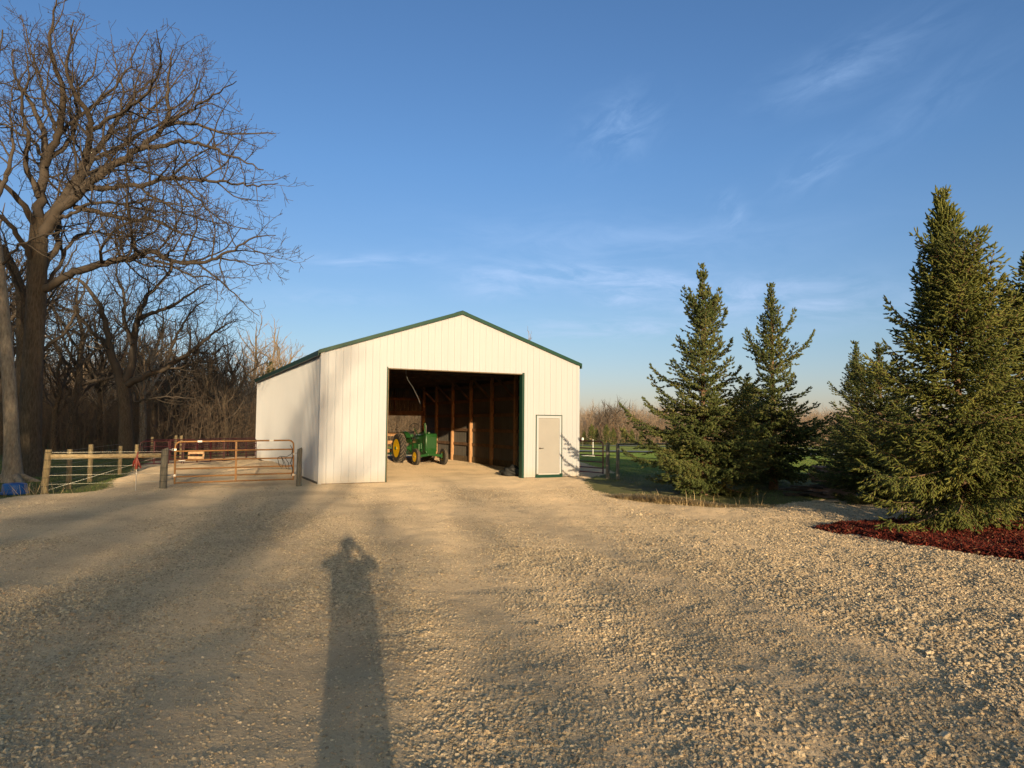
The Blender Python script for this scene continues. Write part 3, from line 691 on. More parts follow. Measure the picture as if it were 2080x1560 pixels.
# ------------------------------------------------------------------ scattered stuff by geometry nodes
def scatter(name, pts, rot, scl, mtl, proto='rock', label='', nvar=7):
    me = bpy.data.meshes.new(name+'_points'); me.vertices.add(len(pts)); me.vertices.foreach_set('co', np.asarray(pts, np.float32).ravel())
    for an, arr in (('rot', rot), ('scl', scl)):
        at_ = me.attributes.new(an, 'FLOAT_VECTOR', 'POINT'); at_.data.foreach_set('vector', np.asarray(arr, np.float32).ravel())
    o = bpy.data.objects.new(name, me); C.objects.link(o)
    ng = bpy.data.node_groups.new(name, 'GeometryNodeTree')
    ng.interface.new_socket('Geometry', in_out='INPUT', socket_type='NodeSocketGeometry'); ng.interface.new_socket('Geometry', in_out='OUTPUT', socket_type='NodeSocketGeometry')
    nn = ng.nodes; lk = ng.links
    gi = nn.new('NodeGroupInput'); go = nn.new('NodeGroupOutput'); join = nn.new('GeometryNodeJoinGeometry')
    for i in range(nvar):
        if proto == 'rock':
            s_ = nn.new('GeometryNodeMeshIcoSphere'); s_.inputs['Subdivisions'].default_value = 2; s_.inputs['Radius'].default_value = .5
        else:
            s_ = nn.new('GeometryNodeMeshCube'); s_.inputs['Size'].default_value = (1, .22, .10)
            for k_ in range(3): s_.inputs[1+k_].default_value = (4, 2, 2)[k_]
        sp = nn.new('GeometryNodeSetPosition'); po = nn.new('GeometryNodeInputPosition'); nz = nn.new('ShaderNodeTexNoise')
        ad = nn.new('ShaderNodeVectorMath'); ad.operation = 'ADD'; ad.inputs[1].default_value = (i*7.3, i*3.1, i*5.7)
        lk.new(po.outputs[0], ad.inputs[0]); lk.new(ad.outputs[0], nz.inputs['Vector']); nz.inputs['Scale'].default_value = 1.7 if proto == 'rock' else 2.5; nz.inputs['Detail'].default_value = 1.0
        sb = nn.new('ShaderNodeVectorMath'); sb.operation = 'SUBTRACT'; sb.inputs[1].default_value = (.5, .5, .5); lk.new(nz.outputs['Color'], sb.inputs[0])
        sc2 = nn.new('ShaderNodeVectorMath'); sc2.operation = 'MULTIPLY'; a_ = 1.35 if proto == 'rock' else .35; sc2.inputs[1].default_value = (a_, a_, a_*(.8 if proto == 'rock' else .6)); lk.new(sb.outputs[0], sc2.inputs[0])
        lk.new(s_.outputs['Mesh'], sp.inputs['Geometry']); lk.new(sc2.outputs[0], sp.inputs['Offset'])
        g2 = nn.new('GeometryNodeGeometryToInstance'); lk.new(sp.outputs[0], g2.inputs[0]); lk.new(g2.outputs[0], join.inputs[0])
    iop = nn.new('GeometryNodeInstanceOnPoints'); iop.inputs['Pick Instance'].default_value = True
    ri = nn.new('FunctionNodeRandomValue'); ri.data_type = 'INT'; ri.inputs[4].default_value = 0; ri.inputs[5].default_value = nvar-1
    ar = nn.new('GeometryNodeInputNamedAttribute'); ar.data_type = 'FLOAT_VECTOR'; ar.inputs[0].default_value = 'rot'
    e2r = nn.new('FunctionNodeEulerToRotation'); lk.new(ar.outputs[0], e2r.inputs[0])
    as_ = nn.new('GeometryNodeInputNamedAttribute'); as_.data_type = 'FLOAT_VECTOR'; as_.inputs[0].default_value = 'scl'
    lk.new(gi.outputs[0], iop.inputs['Points']); lk.new(join.outputs[0], iop.inputs['Instance']); lk.new(ri.outputs[2], iop.inputs['Instance Index'])
    lk.new(e2r.outputs[0], iop.inputs['Rotation']); lk.new(as_.outputs[0], iop.inputs['Scale'])
    sm = nn.new('GeometryNodeSetMaterial'); sm.inputs['Material'].default_value = mtl; lk.new(iop.outputs[0], sm.inputs[0]); lk.new(sm.outputs[0], go.inputs[0])
    mo = o.modifiers.new('scatter', 'NODES'); mo.node_group = ng
    me.materials.append(mtl)
    return tag(o, label, None, None, 'stuff')
def stones():
    P_, S_ = [], []
    for (y0, y1, dens, smin, smax) in [(2.0, 4.5, 8500, .006, .035), (4.5, 7, 6000, .007, .033), (7, 10, 3200, .008, .032), (10, 14, 1300, .009, .032), (14, 20, 520, .012, .036), (20, 34, 170, .012, .034)]:
        hw0, hw1 = .82*y1+.6, .80*y1+.6
        n = int((y1-y0)*2*hw0*dens)
        y = rng.uniform(y0, y1, n); x = rng.uniform(-hw0, hw0, n)
        fi = fines(x, y); cl = fbm(x*1.3, y*1.3, 91, 3)
        keep = (rng.random(n) < np.clip(1.15-fi*.85+cl*.6, .32, 1)) & (np.abs(x) < .80*y+.6)
        sd = poly_sd(x, y, GRAVEL); keep &= sd > -.12
        keep &= poly_sd(x, y, MULCH) < -.02
        a_, b_ = barn_ab(x, y); keep &= ~((a_ > -.1) & (a_ < BW+.1) & (b_ > -.1) & ((a_ < 2.15) & (b_ < .3) | (a_ > 6.85) & (b_ < .3) | (a_ < .2) | (a_ > BW-.3))); inside = (a_ > 0) & (a_ < BW) & (b_ > .2) & (b_ < BL); keep &= ~inside | (rng.random(n) < .6)
        x, y, fi = x[keep], y[keep], fi[keep]; m_ = len(x)
        s = smin+(smax-smin)*rng.random(m_)**3.8
        s *= 1-.55*fi
        big_ = rng.random(m_) < .007; s[big_] *= rng.uniform(1.5, 2.1, big_.sum())
        z = hgt(x, y)+s*.04
        P_.append(np.stack([x, y, z], 1)); S_.append(np.stack([s*rng.uniform(.8, 1.4, m_), s*rng.uniform(.8, 1.3, m_), s*rng.uniform(.5, .95, m_)], 1))
    P2 = np.concatenate(P_); S2 = np.concatenate(S_); n = len(P2)
    rot = np.stack([rng.normal(0, .5, n), rng.normal(0, .5, n), rng.uniform(0, 6.28, n)], 1)
    print('stones', n)
    scatter('gravel', P2, rot, S2, M['stone'], 'rock', 'loose crushed limestone scattered over the yard')
stones()
# mulch bed: raised sheet + chips
def mulch():
    gx = np.arange(5.4, 13.2, .09); gy = np.arange(7.6, 14.8, .09); A, B = np.meshgrid(gx, gy, indexing='ij'); ax, ay = A.ravel(), B.ravel()
    sd = poly_sd(ax, ay, MULCH)+fbm(ax*3, ay*3, 8, 2)*.12
    z = hgt(ax, ay)+np.clip(sd*.4, -.05, .07)+fbm(ax*5, ay*5, 55, 3)*.03*(sd > 0)-.01
    n1, n2 = len(gx), len(gy); i_, j_ = np.meshgrid(np.arange(n1-1), np.arange(n2-1), indexing='ij'); q0 = (i_*n2+j_).ravel()
    q = np.stack([q0, q0+n2, q0+n2+1, q0+1], 1); q = q[(sd[q] > -.1).all(1)]
    me = raw_mesh('mulch_bed', np.stack([ax, ay, z], 1), q, smooth=True)
    tag(link('mulch_bed', me, M['mulch']), 'dyed red bark mulch bed under the big spruce', None, None, 'stuff')
    n = 60000; x = rng.uniform(5.4, 13, n); y = rng.uniform(7.6, 14.6, n); sd = poly_sd(x, y, MULCH)+fbm(x*3, y*3, 8, 2)*.12
    k_ = (sd > -.22) & (rng.random(n) < np.where(sd < .02, .28*np.exp(sd/.09)+.02, 1)); x, y, sd = x[k_], y[k_], sd[k_]; n = len(x)
    z = hgt(x, y)+np.clip(sd*.4, -.0, .07)+fbm(x*5, y*5, 55, 3)*.03+.004; s = rng.uniform(.03, .085, n)
    scatter('mulch_chips', np.stack([x, y, z], 1), np.stack([rng.normal(0, .35, n), rng.normal(0, .45, n), rng.uniform(0, 6.28, n)], 1),
            np.stack([s, s*rng.uniform(.6, 1.3, n), s*rng.uniform(.8, 1.6, n)], 1), M['chip'], 'chip', 'shredded red bark chips covering the bed', 4)
mulch()

def blades(name, x, y, hgt_, w, mtl, label, lean=.5, cv=None, kind='stuff', z=None, obj=None, parent=None):
    n = len(x); z = (base_h(x, y)+undul(x, y)) if z is None else z
    a_ = rng.random(n)*6.28; L = hgt_*rng.uniform(.5, 1.2, n); dx = rng.normal(0, lean, n)*L; dy = rng.normal(0, lean, n)*L
    P0 = np.stack([x, y, z-.01], 1); s_ = np.stack([np.cos(a_), np.sin(a_), np.zeros(n)], 1)*w
    m_ = P0+np.stack([dx*.35, dy*.35, L*.6], 1); t_ = P0+np.stack([dx, dy, L*np.maximum(.3, 1-lean*.5)], 1)
    V = np.stack([P0-s_, P0+s_, m_+s_*.7, m_-s_*.7, t_], 1).reshape(-1, 3); o5 = (np.arange(n)*5)[:, None]
    var = np.repeat(np.clip(rng.random(n) if cv is None else cv, 0, 1), 5)
    me = raw_mesh(name, V, np.array([[0, 1, 2, 3]])+o5, np.array([[3, 2, 4]])+o5, var=var)
    return tag(link(name, me, mtl, parent), label, None, None, kind)
def grass_stuff():
    n = 90000; x = rng.uniform(-24, -9, n); y = rng.uniform(14, 34, n); sd = poly_sd(x, y, GRAVEL); k_ = (sd < .05) & (rng.random(n) < np.clip(.7+fbm(x*1.2, y*1.2, 2, 3)*1.5, .1, 1))
    blades('pasture_grass', x[k_], y[k_], .07, .004, M['blade'], 'short thin pasture grass under the trees on the left', cv=rng.random(k_.sum())**1.5)
    n = 150000; x = rng.uniform(2.3, 20, n); y = rng.uniform(15.8, 44, n); sd = poly_sd(x, y, GRAVEL); a_, b_ = barn_ab(x, y)
    k_ = (sd < .05) & (a_ > BW+.1) & (rng.random(n) < np.clip(.75+fbm(x*1.2, y*1.2, 2, 3)*1.2, .1, 1))
    blades('lawn_grass', x[k_], y[k_], .06, .004, M['blade'], 'green lawn beyond the spruces', cv=rng.random(k_.sum())**1.3)
    # dry brush strip at the gravel edge
    n = 5200; t = rng.random(n); x = 2.75+t*3.4+rng.normal(0, .16, n); y = np.interp(x, [2.4, 2.9, 3.6, 4.7, 6.1], [18.6, 17.9, 17.0, 16.35, 16.55])+rng.normal(.1, .17, n)
    hh_ = .24*np.exp(-((x-3.7)/1.1)**2)+.06
    blades('dead_grass', x, y, hh_, .006, M['straw'], 'strip of dry matted straw coloured stalks along the gravel edge', lean=1.0)
    n = 46; x = rng.uniform(3.0, 6.0, n); y = np.interp(x, [2.4, 2.9, 3.6, 4.7, 6.1], [18.6, 17.9, 17.0, 16.35, 16.55])+rng.normal(.1, .15, n)
    blades('weed_stalks', x, y, np.full(n, .42), .006, M['straw'], 'upright dead weed stalks in the straw strip', lean=.22)
    n = 60; x = -12.0+rng.normal(0, .4, n); y = 17.6+rng.normal(0, .25, n)
    blades('weed_stalks', x, y, np.full(n, .5), .005, M['straw'], 'dry weed stalks at the foot of the corner fence post', lean=.7)
grass_stuff()

# ------------------------------------------------------------------ barn
def roof_z(a): return BH+BR*(1-abs(a-BW/2)/(BW/2))
OL, OR_, OH = 2.07, 6.88, 3.60
DL, DR, DH = 7.42, 8.42, 2.16
def rib_profile(L, sp=.2286):
    """positions along a wall and how far the steel stands out"""
    pts = []; x = 0
    k_ = 0
    while x < L-1e-6:
        for dx, o in ((0, 0), (.085, 0), (.090, .004), (.098, .004), (.103, 0), (.130, 0), (.135, .004), (.143, .004), (.148, 0), (.190, 0), (.200, .019), (.216, .019), (.226, 0)):
            if x+dx < L: pts.append((x+dx, o))
        x += sp
    pts.append((L, 0)); return pts
def sheet(cols, name, m_, parent, place, breaks, spans):
    """cols: rib profile; spans(a)-> list of (z0,z1) between breaks"""
    xs = sorted(set([c[0] for c in cols]) | set(breaks)); cx = [c[0] for c in cols]; co = [c[1] for c in cols]
    V, Fc = [], []
    for x0, x1 in zip(xs[:-1], xs[1:]):
        if x1-x0 < 1e-5: continue
        o0, o1 = np.interp(x0, cx, co), np.interp(x1, cx, co)
        for (za0, za1, zb0, zb1) in spans(x0, x1):
            n = len(V); V += [place(x0, o0, za0), place(x1, o1, zb0), place(x1, o1, zb1), place(x0, o0, za1)]; Fc.append((n, n+1, n+2, n+3))
    mb = MB(); mb.v = V; mb.f = Fc
    me = bpy.data.meshes.new(name); me.from_pydata(V, [], Fc); me.validate(); return link(name, me, m_, parent)
def barn():
    root = thing('pole_barn', 'white ribbed steel pole barn with green roof trim and a wide open doorway', 'barn', (BO[0], BO[1], 0), BTH)
    W, L = BW, BL
    def fs(x0, x1):
        mid = (x0+x1)/2; z0 = .0
        if OL < mid < OR_: z0 = OH
        elif DL < mid < DR: z0 = DH
        return [(z0, roof_z(x0)-.03, z0, roof_z(x1)-.03)]
    sheet(rib_profile(W), 'front_wall', M['white'], root, lambda a, o, z: (a, -o, z), [OL, OR_, DL, DR, W/2], fs)
    sheet(rib_profile(L), 'left_wall', M['white'], root, lambda a, o, z: (-o, L-a, z), [], lambda a, b: [(.03, BH, .03, BH)])
    sheet(rib_profile(L), 'right_wall', M['white'], root, lambda a, o, z: (W+o, a, z), [], lambda a, b: [(.03, BH, .03, BH)])
    RL, RR_, RH = 4.05, 8.93, 2.42
    def rs(x0, x1):
        mid = (x0+x1)/2; return [(RH if RL < mid < RR_ else 0, roof_z(x0)-.03, RH if RL < mid < RR_ else 0, roof_z(x1)-.03)]
    sheet(rib_profile(W), 'rear_wall', M['white'], root, lambda a, o, z: (a, L+o, z), [RL, RR_, W/2], rs)
    # overlapping sheet seams every 36 in
    mb = MB(); x = .2286*4-.03
    while x < W:
        z0 = OH if OL < x < OR_ else DH if DL < x < DR else .02
        mb.box(x, x+.006, -.009, -.001, z0+.01, roof_z(x)-.06); x += .9144
    mb.build('sheet_seams', M['seam'], root)
    # primer coated back of the wall sheets, toned dark to deepen the interior shade
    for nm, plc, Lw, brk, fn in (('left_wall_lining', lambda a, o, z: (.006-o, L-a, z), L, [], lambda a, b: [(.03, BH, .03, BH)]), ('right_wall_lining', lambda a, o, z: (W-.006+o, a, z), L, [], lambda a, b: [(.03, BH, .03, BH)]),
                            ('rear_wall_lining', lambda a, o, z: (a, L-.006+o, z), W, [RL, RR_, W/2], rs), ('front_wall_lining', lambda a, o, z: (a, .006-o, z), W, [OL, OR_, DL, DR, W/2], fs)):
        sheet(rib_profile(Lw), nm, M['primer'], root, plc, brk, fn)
    # corner trims
    mb = MB(); 
    mb.box(-.028, .075, -.028, -.004, .0, BH-.02); mb.box(-.028, -.004, -.004, .075, .0, BH-.02); mb.build('corner_trim', M['white'], root, .004)
    mb = MB(); mb.box(W-.075, W+.028, -.028, -.004, 0, BH-.02); mb.box(W+.004, W+.028, -.004, .075, 0, BH-.02); mb.build('corner_trim', M['white'], root, .004)
    # skirt boards and base trim
    for nm, bx in (('skirt_board', (-.035, -.003, .08, L, -.08, .06)), ('skirt_board', (W+.003, W+.035, .08, L, -.08, .06)), ('skirt_board', (.08, OL-.02, .003, .03, -.08, .24)), ('skirt_board', (OR_+.05, DL-.02, .003, .03, -.08, .24))):
        MB().box(*bx).build(nm, M['darkwood'], root)
    for x0, x1 in ((.08, OL), (OR_+.03, DL-.06), (DR+.06, W-.08)): MB().box(x0, x1, -.03, -.004, -.06, .02).build('base_trim', M['darkwood'], root)
    # roof
    OV, RV = .10, .05
    sl = math.atan2(BR, W/2)
    roof = None
    for sd in (0, 1):
        V = []; Fc = []
        prof = rib_profile(L+2*RV)
        for x, o in prof:
            y = x-RV
            for t in (0, 1):
                a_ = -OV if t == 0 else W/2
                z = BH+BR*(a_/(W/2))+.05+o
                V.append((a_ if sd == 0 else W-a_, y, z))
        n = len(prof); Fc = [(2*i, 2*i+1, 2*i+3, 2*i+2) for i in range(n-1)]
        me = bpy.data.meshes.new('roof_panel'); me.from_pydata(V, [], Fc); o_ = link('roof_panel', me, M['green'], root)
    mb = MB(); mb.beam((W/2-.16, -RV, BH+BR+.02), (W/2-.16, -RV, BH+BR+.02+.001), .01, .01) if False else None
    mb = MB()
    for s_ in (-1, 1):
        mb.add([(W/2, -RV-.01, BH+BR+.095), (W/2+s_*.2, -RV-.01, BH+BR+.095-.2*BR/(W/2)), (W/2+s_*.2, L+RV, BH+BR+.095-.2*BR/(W/2)), (W/2, L+RV, BH+BR+.095)], [(0, 1, 2, 3)])
    mb.build('ridge_cap', M['green'], root)
    for yy in (-RV-.035, L+RV):
        for s_ in (0, 1):
            a0 = -OV if s_ == 0 else W+OV; z0 = BH-BR*OV/(W/2)
            e0 = .0
            pts = [(a0, z0-.035), (a0, z0+.083), (W/2, BH+BR+.083), (W/2, BH+BR-.035)]
            MB().prism(pts, yy, yy+.035).build('rake_trim', M['green'], root, .004)
    mb = MB()
    MB().box(-OV-.02, -OV+.02, -RV, L+RV, BH-.13, BH+.03).build('eave_trim', M['green'], root, .004)
    MB().box(W+OV-.02, W+OV+.02, -RV, L+RV, BH-.13, BH+.03).build('eave_trim', M['green'], root, .004)
    # doorway trims
    MB().box(OL-.035, OL+.0, -.034, .03, -.03, OH+.035).build('door_jamb', M['green'], root, .003)
    MB().box(OL+.0, OL+.035, .0, .16, -.03, OH-.04).build('jamb_board', M['darkwood'], root)
    MB().box(OR_-.03, OR_+.045, -.034, .2, -.10, OH+.035).build('door_jamb', M['green'], root, .003)
    MB().box(OL+.002, OR_-.032, .012, .16, OH-.03, OH+.03).build('door_header', M['darkwood'], root)
    # walk door
    dr = thing_part('walk_door', root)
    MB().box(DL-.03, DL, -.03, .02, .10, DH+.03).box(DR, DR+.03, -.03, .02, .10, DH+.03).box(DL, DR, -.03, .02, DH, DH+.03).build('door_trim', M['green'], dr)
    MB().box(DL+.001, DL+.075, -.026, .06, .13, DH-.001).box(DR-.075, DR-.001, -.026, .06, .13, DH-.001).box(DL+.075, DR-.075, -.026, .06, DH-.085, DH-.001).box(DL+.075, DR-.075, -.035, .06, .10, .155).build('door_frame', M['white'], dr, .004)
    MB().box(DL+.079, DR-.079, -.010, .035, .16, DH-.09).build('door_leaf', M['beige'], dr, .002)
    MB().box(DL-.045, DR+.045, -.045, .03, -.06, .098).build('sill_board', M['green'], dr, .004)
    mb = MB(); mb.lathe([(0, 0), (.03, .002), (.03, .010), (.012, .014), (.012, .05), (0, .052)], 14, 'y', (DL+.135, 0, 1.02)); 
    mb.v = [(x, -.010-y, z) for x, y, z in mb.v]
    mb.beam((DL+.13, -.06, 1.02), (DL+.26, -.058, 1.025), .012, .020); mb.build('door_handle', M['hitch'], dr, smooth=True)
    # frame: posts, girts, trusses
    bs = [.12, 2.4, 4.8, 7.2, 9.6, 12.0, 14.4, L-.12]
    for b_ in bs:
        for a_ in (.115, W-.115):
            MB().box(a_-.07, a_+.07, b_-.07, b_+.07, -.1, BH-.06).build('wall_post', M['lumber'], root, .004)
    for i in range(len(bs)-1):
        for z_ in (.86, 1.55, 2.25, 2.95, 3.65):
            MB().box(W-.045-.04, W-.022, bs[i]+.075, bs[i+1]-.075, z_-.07, z_+.07).build('girt', M['girt'], root)
            MB().box(.022, .085, bs[i]+.075, bs[i+1]-.075, z_-.07, z_+.07).build('girt', M['girt'], root)
        MB().box(W-.08, W-.022, bs[i]+.075, bs[i+1]-.075, -.05, .27).build('kick_board', M['darkwood'], root)
        MB().box(.022, .08, bs[i]+.075, bs[i+1]-.075, -.05, .27).build('kick_board', M['darkwood'], root)
    for b_ in bs:
        t = MB()
        zt = lambda a_: roof_z(a_)-.10
        t.beam((.1, b_, BH-.12), (W-.1, b_, BH-.12), .04, .14)
        t.beam((.1, b_, zt(.1)), (W/2, b_, zt(W/2)), .04, .14); t.beam((W-.1, b_, zt(.1)), (W/2, b_, zt(W/2)), .04, .14)
        for x0, x1 in ((W*.25, W*.25), (W*.25, W*.5), (W*.75, W*.75), (W*.75, W*.5), (W*.5, W*.5)):
            t.beam((x0, b_+.003, BH-.1), (x1+.01, b_+.003, zt(x1)), .036, .09)
        if .5 < b_ < L-.5:
            t.beam((W-.2, b_+.05, BH-1.0), (W-1.05, b_+.05, BH-.16), .036, .09); t.beam((.2, b_+.05, BH-1.0), (1.05, b_+.05, BH-.16), .036, .09)
        t.build('truss', M['girt'], root)
    for k_ in range(5):
        for s_ in (0, 1):
            a_ = .25+k_*1.05; a2 = a_ if s_ == 0 else W-a_
            MB().box(a2-.02, a2+.02, .05, L-.05, roof_z(a_)-.03, roof_z(a_)+.03).build('purlin', M['girt'], root)
    # rear wall framing
    MB().box(RL-.14, RR_+.12, L-.2, L-.06, RH-.14, RH+.12).build('rear_header', M['girt'], root)
    for a_ in (RL-.07, RR_+.02): MB().box(a_-.07, a_+.07, L-.2, L-.06, -.1, RH-.15).build('rear_post', M['lumber'], root)
    for a_ in (5.6, 7.3): MB().box(a_-.02, a_+.02, L-.13, L-.05, RH+.13, BH+.6).build('rear_stud', M['girt'], root)
    MB().box(.2, W-.2, L-.16, L-.131, 3.15, 3.29).build('rear_girt', M['girt'], root)
    return root
def thing_part(name, parent):
    o = bpy.data.objects.new(name, None); C.objects.link(o); o.parent = parent; return o
barn()
def B2W(a, b, z=0): return (BO[0]+a*BE[0]+b*BN[0], BO[1]+a*BE[1]+b*BN[1], z)
# hanging cord
def cord():
    p = [B2W(2.95, .9, 3.82), B2W(2.95, .9, 3.5), B2W(3.02, .9, 3.3), B2W(3.22, .95, 3.05), B2W(3.42, 1.0, 2.72), B2W(3.5, 1.0, 2.52)]
    P = [Vector(q) for q in p]; o0 = P[0].copy()
    root = thing('hanging_cord', 'thin pale cord dangling from the truss inside the barn doorway', 'cord', o0)
    MB().tube([q-o0 for q in P[1:]], .006, 6).build('cord', M['steel'], root)
    MB().tube([P[0]-o0, P[1]-o0], .016, 6).build('bracket', M['steel'], root)
cord()
# board fence across the rear opening
def board_fence():
    root = thing('board_rack', 'rack of three orange boards standing behind the tractor rear wheel', 'rack', B2W(4.6, 12.9, 0), BTH)
    for z_ in (.46, .88, 1.29): MB().box(0, 1.9, -.02, .02, z_-.085, z_+.085).build('board', M['lumber'], root, .004)
    for x in (.06, .95, 1.84): MB().box(x-.05, x+.05, .022, .10, -.02, 1.38).build('upright', M['greypost'], root)
board_fence()
def jug():
    x, y = B2W(2.75, 15.2)[:2]
    x, y = B2W(5.55, 12.6)[:2]
    root = thing('plastic_jug', 'small white jug on the ground behind the tractor wheel', 'jug', (x, y, hz(x, y)))
    MB().lathe([(0, 0), (.10, 0), (.115, .03), (.115, .24), (.06, .32), (.03, .34), (.03, .38), (0, .38)], 16).build('body', M['whitepaint'], root, smooth=True)
    MB().tube([(.09, 0, .3), (.15, 0, .27), (.15, 0, .18), (.112, 0, .14)], .012, 6).build('handle', M['whitepaint'], root)
jug()
def tools():
    bx, by, _ = B2W(OR_+.6, .9)
    x, y = B2W(7.35, 1.5)[:2]
    root = thing('shovel', 'long handled shovel leaning in the dark corner by the doorway', 'shovel', (x, y, 0), BTH)
    MB().tube([(0, 0, .3), (.55, .2, 1.75)], .017, 8).build('handle', M['darkwood'], root)
    MB().add([(-.12, -.02, .28), (.1, -.02, .33), (.02, .0, .02), (-.14, 0, .04), (-.1, .03, .28), (.08, .03, .33), (.01, .03, .03), (-.12, .03, .05)], [(0, 1, 2, 3), (4, 7, 6, 5), (0, 4, 5, 1), (1, 5, 6, 2), (2, 6, 7, 3), (3, 7, 4, 0)]).build('blade', M['blackmetal'], root)
    x2, y2 = B2W(7.6, 1.15)[:2]
    r2 = thing('push_broom', 'broom with a thin red handle propped beside the shovel inside the doorway', 'broom', (x2, y2, 0), BTH)
    MB().tube([(0, 0, .16), (.42, .1, 1.95)], .014, 8).build('handle', M['redplastic'], r2)
    MB().box(-.28, .28, -.04, .04, .1, .16).build('head', M['darkwood'], r2, .01); MB().box(-.27, .27, -.035, .035, .0, .1).build('bristles', M['black'], r2)
    x3, y3 = B2W(7.05, 1.05)[:2]
    me = bpy.data.meshes.new('heap'); bm = bmesh.new(); bmesh.ops.create_icosphere(bm, subdivisions=4, radius=1)
    for v_ in bm.verts:
        n_ = v_.co.normalized(); k_ = 1+.16*math.sin(n_.x*5+1)*math.cos(n_.y*4)+.10*math.sin(n_.z*9+n_.x*7)+.05*math.sin(n_.y*17); v_.co = Vector((n_.x*.42*k_, n_.y*.3*k_, max(-.02, n_.z*.26*k_+.1)))
    bm.to_mesh(me); bm.free(); me.polygons.foreach_set('use_smooth', [True]*len(me.polygons))
    o = link('rubber_sack', me, M['black']); o.location = (x3, y3, 0); tag(o, 'slumped black sack on the floor just inside the right jamb', 'sack')
tools()

# ------------------------------------------------------------------ tractor
def tractor():
    # local: x forward, y to the tractor's left, z up
    hd = math.atan2(-.876, .483)
    fmx, fmy = -3.63, 31.2
    root = thing('farm_tractor', 'vintage green tractor with yellow wheels parked inside the barn', 'tractor', (fmx-2.0*.483, fmy+2.0*.876, -.0), hd)
    RR, RW, TR = .69, .30, .74
    def wheel(nm, x, y, r, w, rimr, lugs):
        wr = thing_part(nm, root); wr.location = (x, y, r)
        s_ = 1 if y > 0 else -1
        h = w/2
        tp = [(rimr, -h*.8), (rimr+.03, -h*.95), (r*.86, -h), (r*.955, -h*.82), (r*.975, -h*.4), (r*.98, 0), (r*.975, h*.4), (r*.955, h*.82), (r*.86, h), (rimr+.03, h*.95), (rimr, h*.8)]
        MB().lathe(tp+[tp[0]], 48, 'y').build('tyre', M['tyre'], wr, smooth=True)
        if lugs:
            mb = MB(); n = 22
            for i in range(n):
                for sd in (-1, 1):
                    a0 = 2*math.pi*(i+(.5 if sd > 0 else 0))/n; seg = 5; V = []
                    for k_ in range(seg+1):
                        t = k_/seg; yy = sd*(h*.02+t*h*.98); aa = a0-.30*t*1.0; rr = r*(.972 if t < .7 else .972-.05*(t-.7)/.3)
                        for da, dr in ((-.028, -.01), (-.020, .030), (.020, .030), (.028, -.01)):
                            V.append(((rr+dr)*math.cos(aa+da), yy, (rr+dr)*math.sin(aa+da)))
                    Fc = [(4*k_+j, 4*k_+(j+1) % 4, 4*k_+4+(j+1) % 4, 4*k_+4+j) for k_ in range(seg) for j in range(4)]+[(0, 1, 2, 3), (4*seg+3, 4*seg+2, 4*seg+1, 4*seg)]
                    mb.add(V, Fc)
            mb.build('lugs', M['lug'], wr)
        else:
            mb = MB()
            for yy in (-.5, -.17, .17, .5): mb.lathe([(r*.965, (yy-.09)*w), (r*.995, (yy-.06)*w*.98), (r*.995, (yy+.06)*w*.98), (r*.965, (yy+.09)*w)], 40, 'y') if abs(yy) < .3 else None
            mb.build('tread_ribs', M['lug'], wr)
        rm = MB(); rm.lathe([(rimr+.004, h*.8), (rimr*.93, h*.62), (rimr*.90, h*.1), (rimr*.86, -h*.0)][::1]+[(rimr*.86, -.01), (rimr*.90, -h*.1), (rimr*.93, -h*.62), (rimr+.004, -h*.8)], 40, 'y')
        for sd in (s_,):
            rm.lathe([(rimr*1.01, sd*h*.97), (rimr*.93, sd*h*.96), (rimr*.88, sd*h*.80), (rimr*.60, sd*h*.92), (rimr*.34, sd*h*.90), (rimr*.3, sd*h*1.02), (.001, sd*h*1.04)], 36, 'y')
        rm.build('rim', M['tyellow'], wr, smooth=True)
        MB().lathe([(.001, s_*h*1.03), (rimr*.18, s_*h*1.03), (rimr*.16, s_*h*1.25), (.001, s_*h*1.27)], 16, 'y').build('hub', M['tgreen'] if lugs else M['hitch'], wr, smooth=True)
        return wr
    for s_ in (-1, 1): wheel('rear_wheel', 0, s_*TR, RR, RW, .42, True)
    for s_ in (-1, 1): wheel('front_wheel', 2.0, s_*.66, .37, .17, .215, False)
    # axles / housings
    MB().tube([(0, -.62, RR), (0, -.3, RR), (0, -.2, RR), (0, .2, RR), (0, .3, RR), (0, .62, RR)], [.075, .09, .19, .19, .09, .075], 16).build('rear_axle', M['tgreen'], root, smooth=True)
    MB().prism([(-.25, .42), (.45, .42), (.9, .5), (.9, .95), (.3, 1.02), (-.28, .98)], -.19, .19).build('transmission', M['tgreen'], root, .03)
    mb = MB(); mb.beam((2.0, -.56, .40), (2.0, 0, .47), .09, .11); mb.beam((2.0, .56, .40), (2.0, 0, .47), .09, .11); mb.box(1.9, 2.1, -.12, .12, .42, .55)
    mb.tube([(2.0, -.56, .30), (2.0, -.56, .52)], .04, 10); mb.tube([(2.0, .56, .30), (2.0, .56, .52)], .04, 10)
    mb.build('front_axle', M['tgreen'], root, .008)
    mb = MB(); mb.tube([(1.85, -.5, .44), (1.82, 0, .47), (1.85, .5, .44)], .016, 8); mb.tube([(1.85, -.3, .44), (.9, -.25, .7)], .018, 8); mb.build('steering_rod', M['hitch'], root)
    # engine block, frame
    MB().box(.85, 1.78, -.17, .17, .55, .96).build('engine_block', M['engine'], root, .03)
    mb = MB(); mb.box(.7, 2.05, -.24, -.17, .50, .60); mb.box(.7, 2.05, .17, .24, .50, .60); mb.build('frame_rail', M['tgreen'], root, .006)
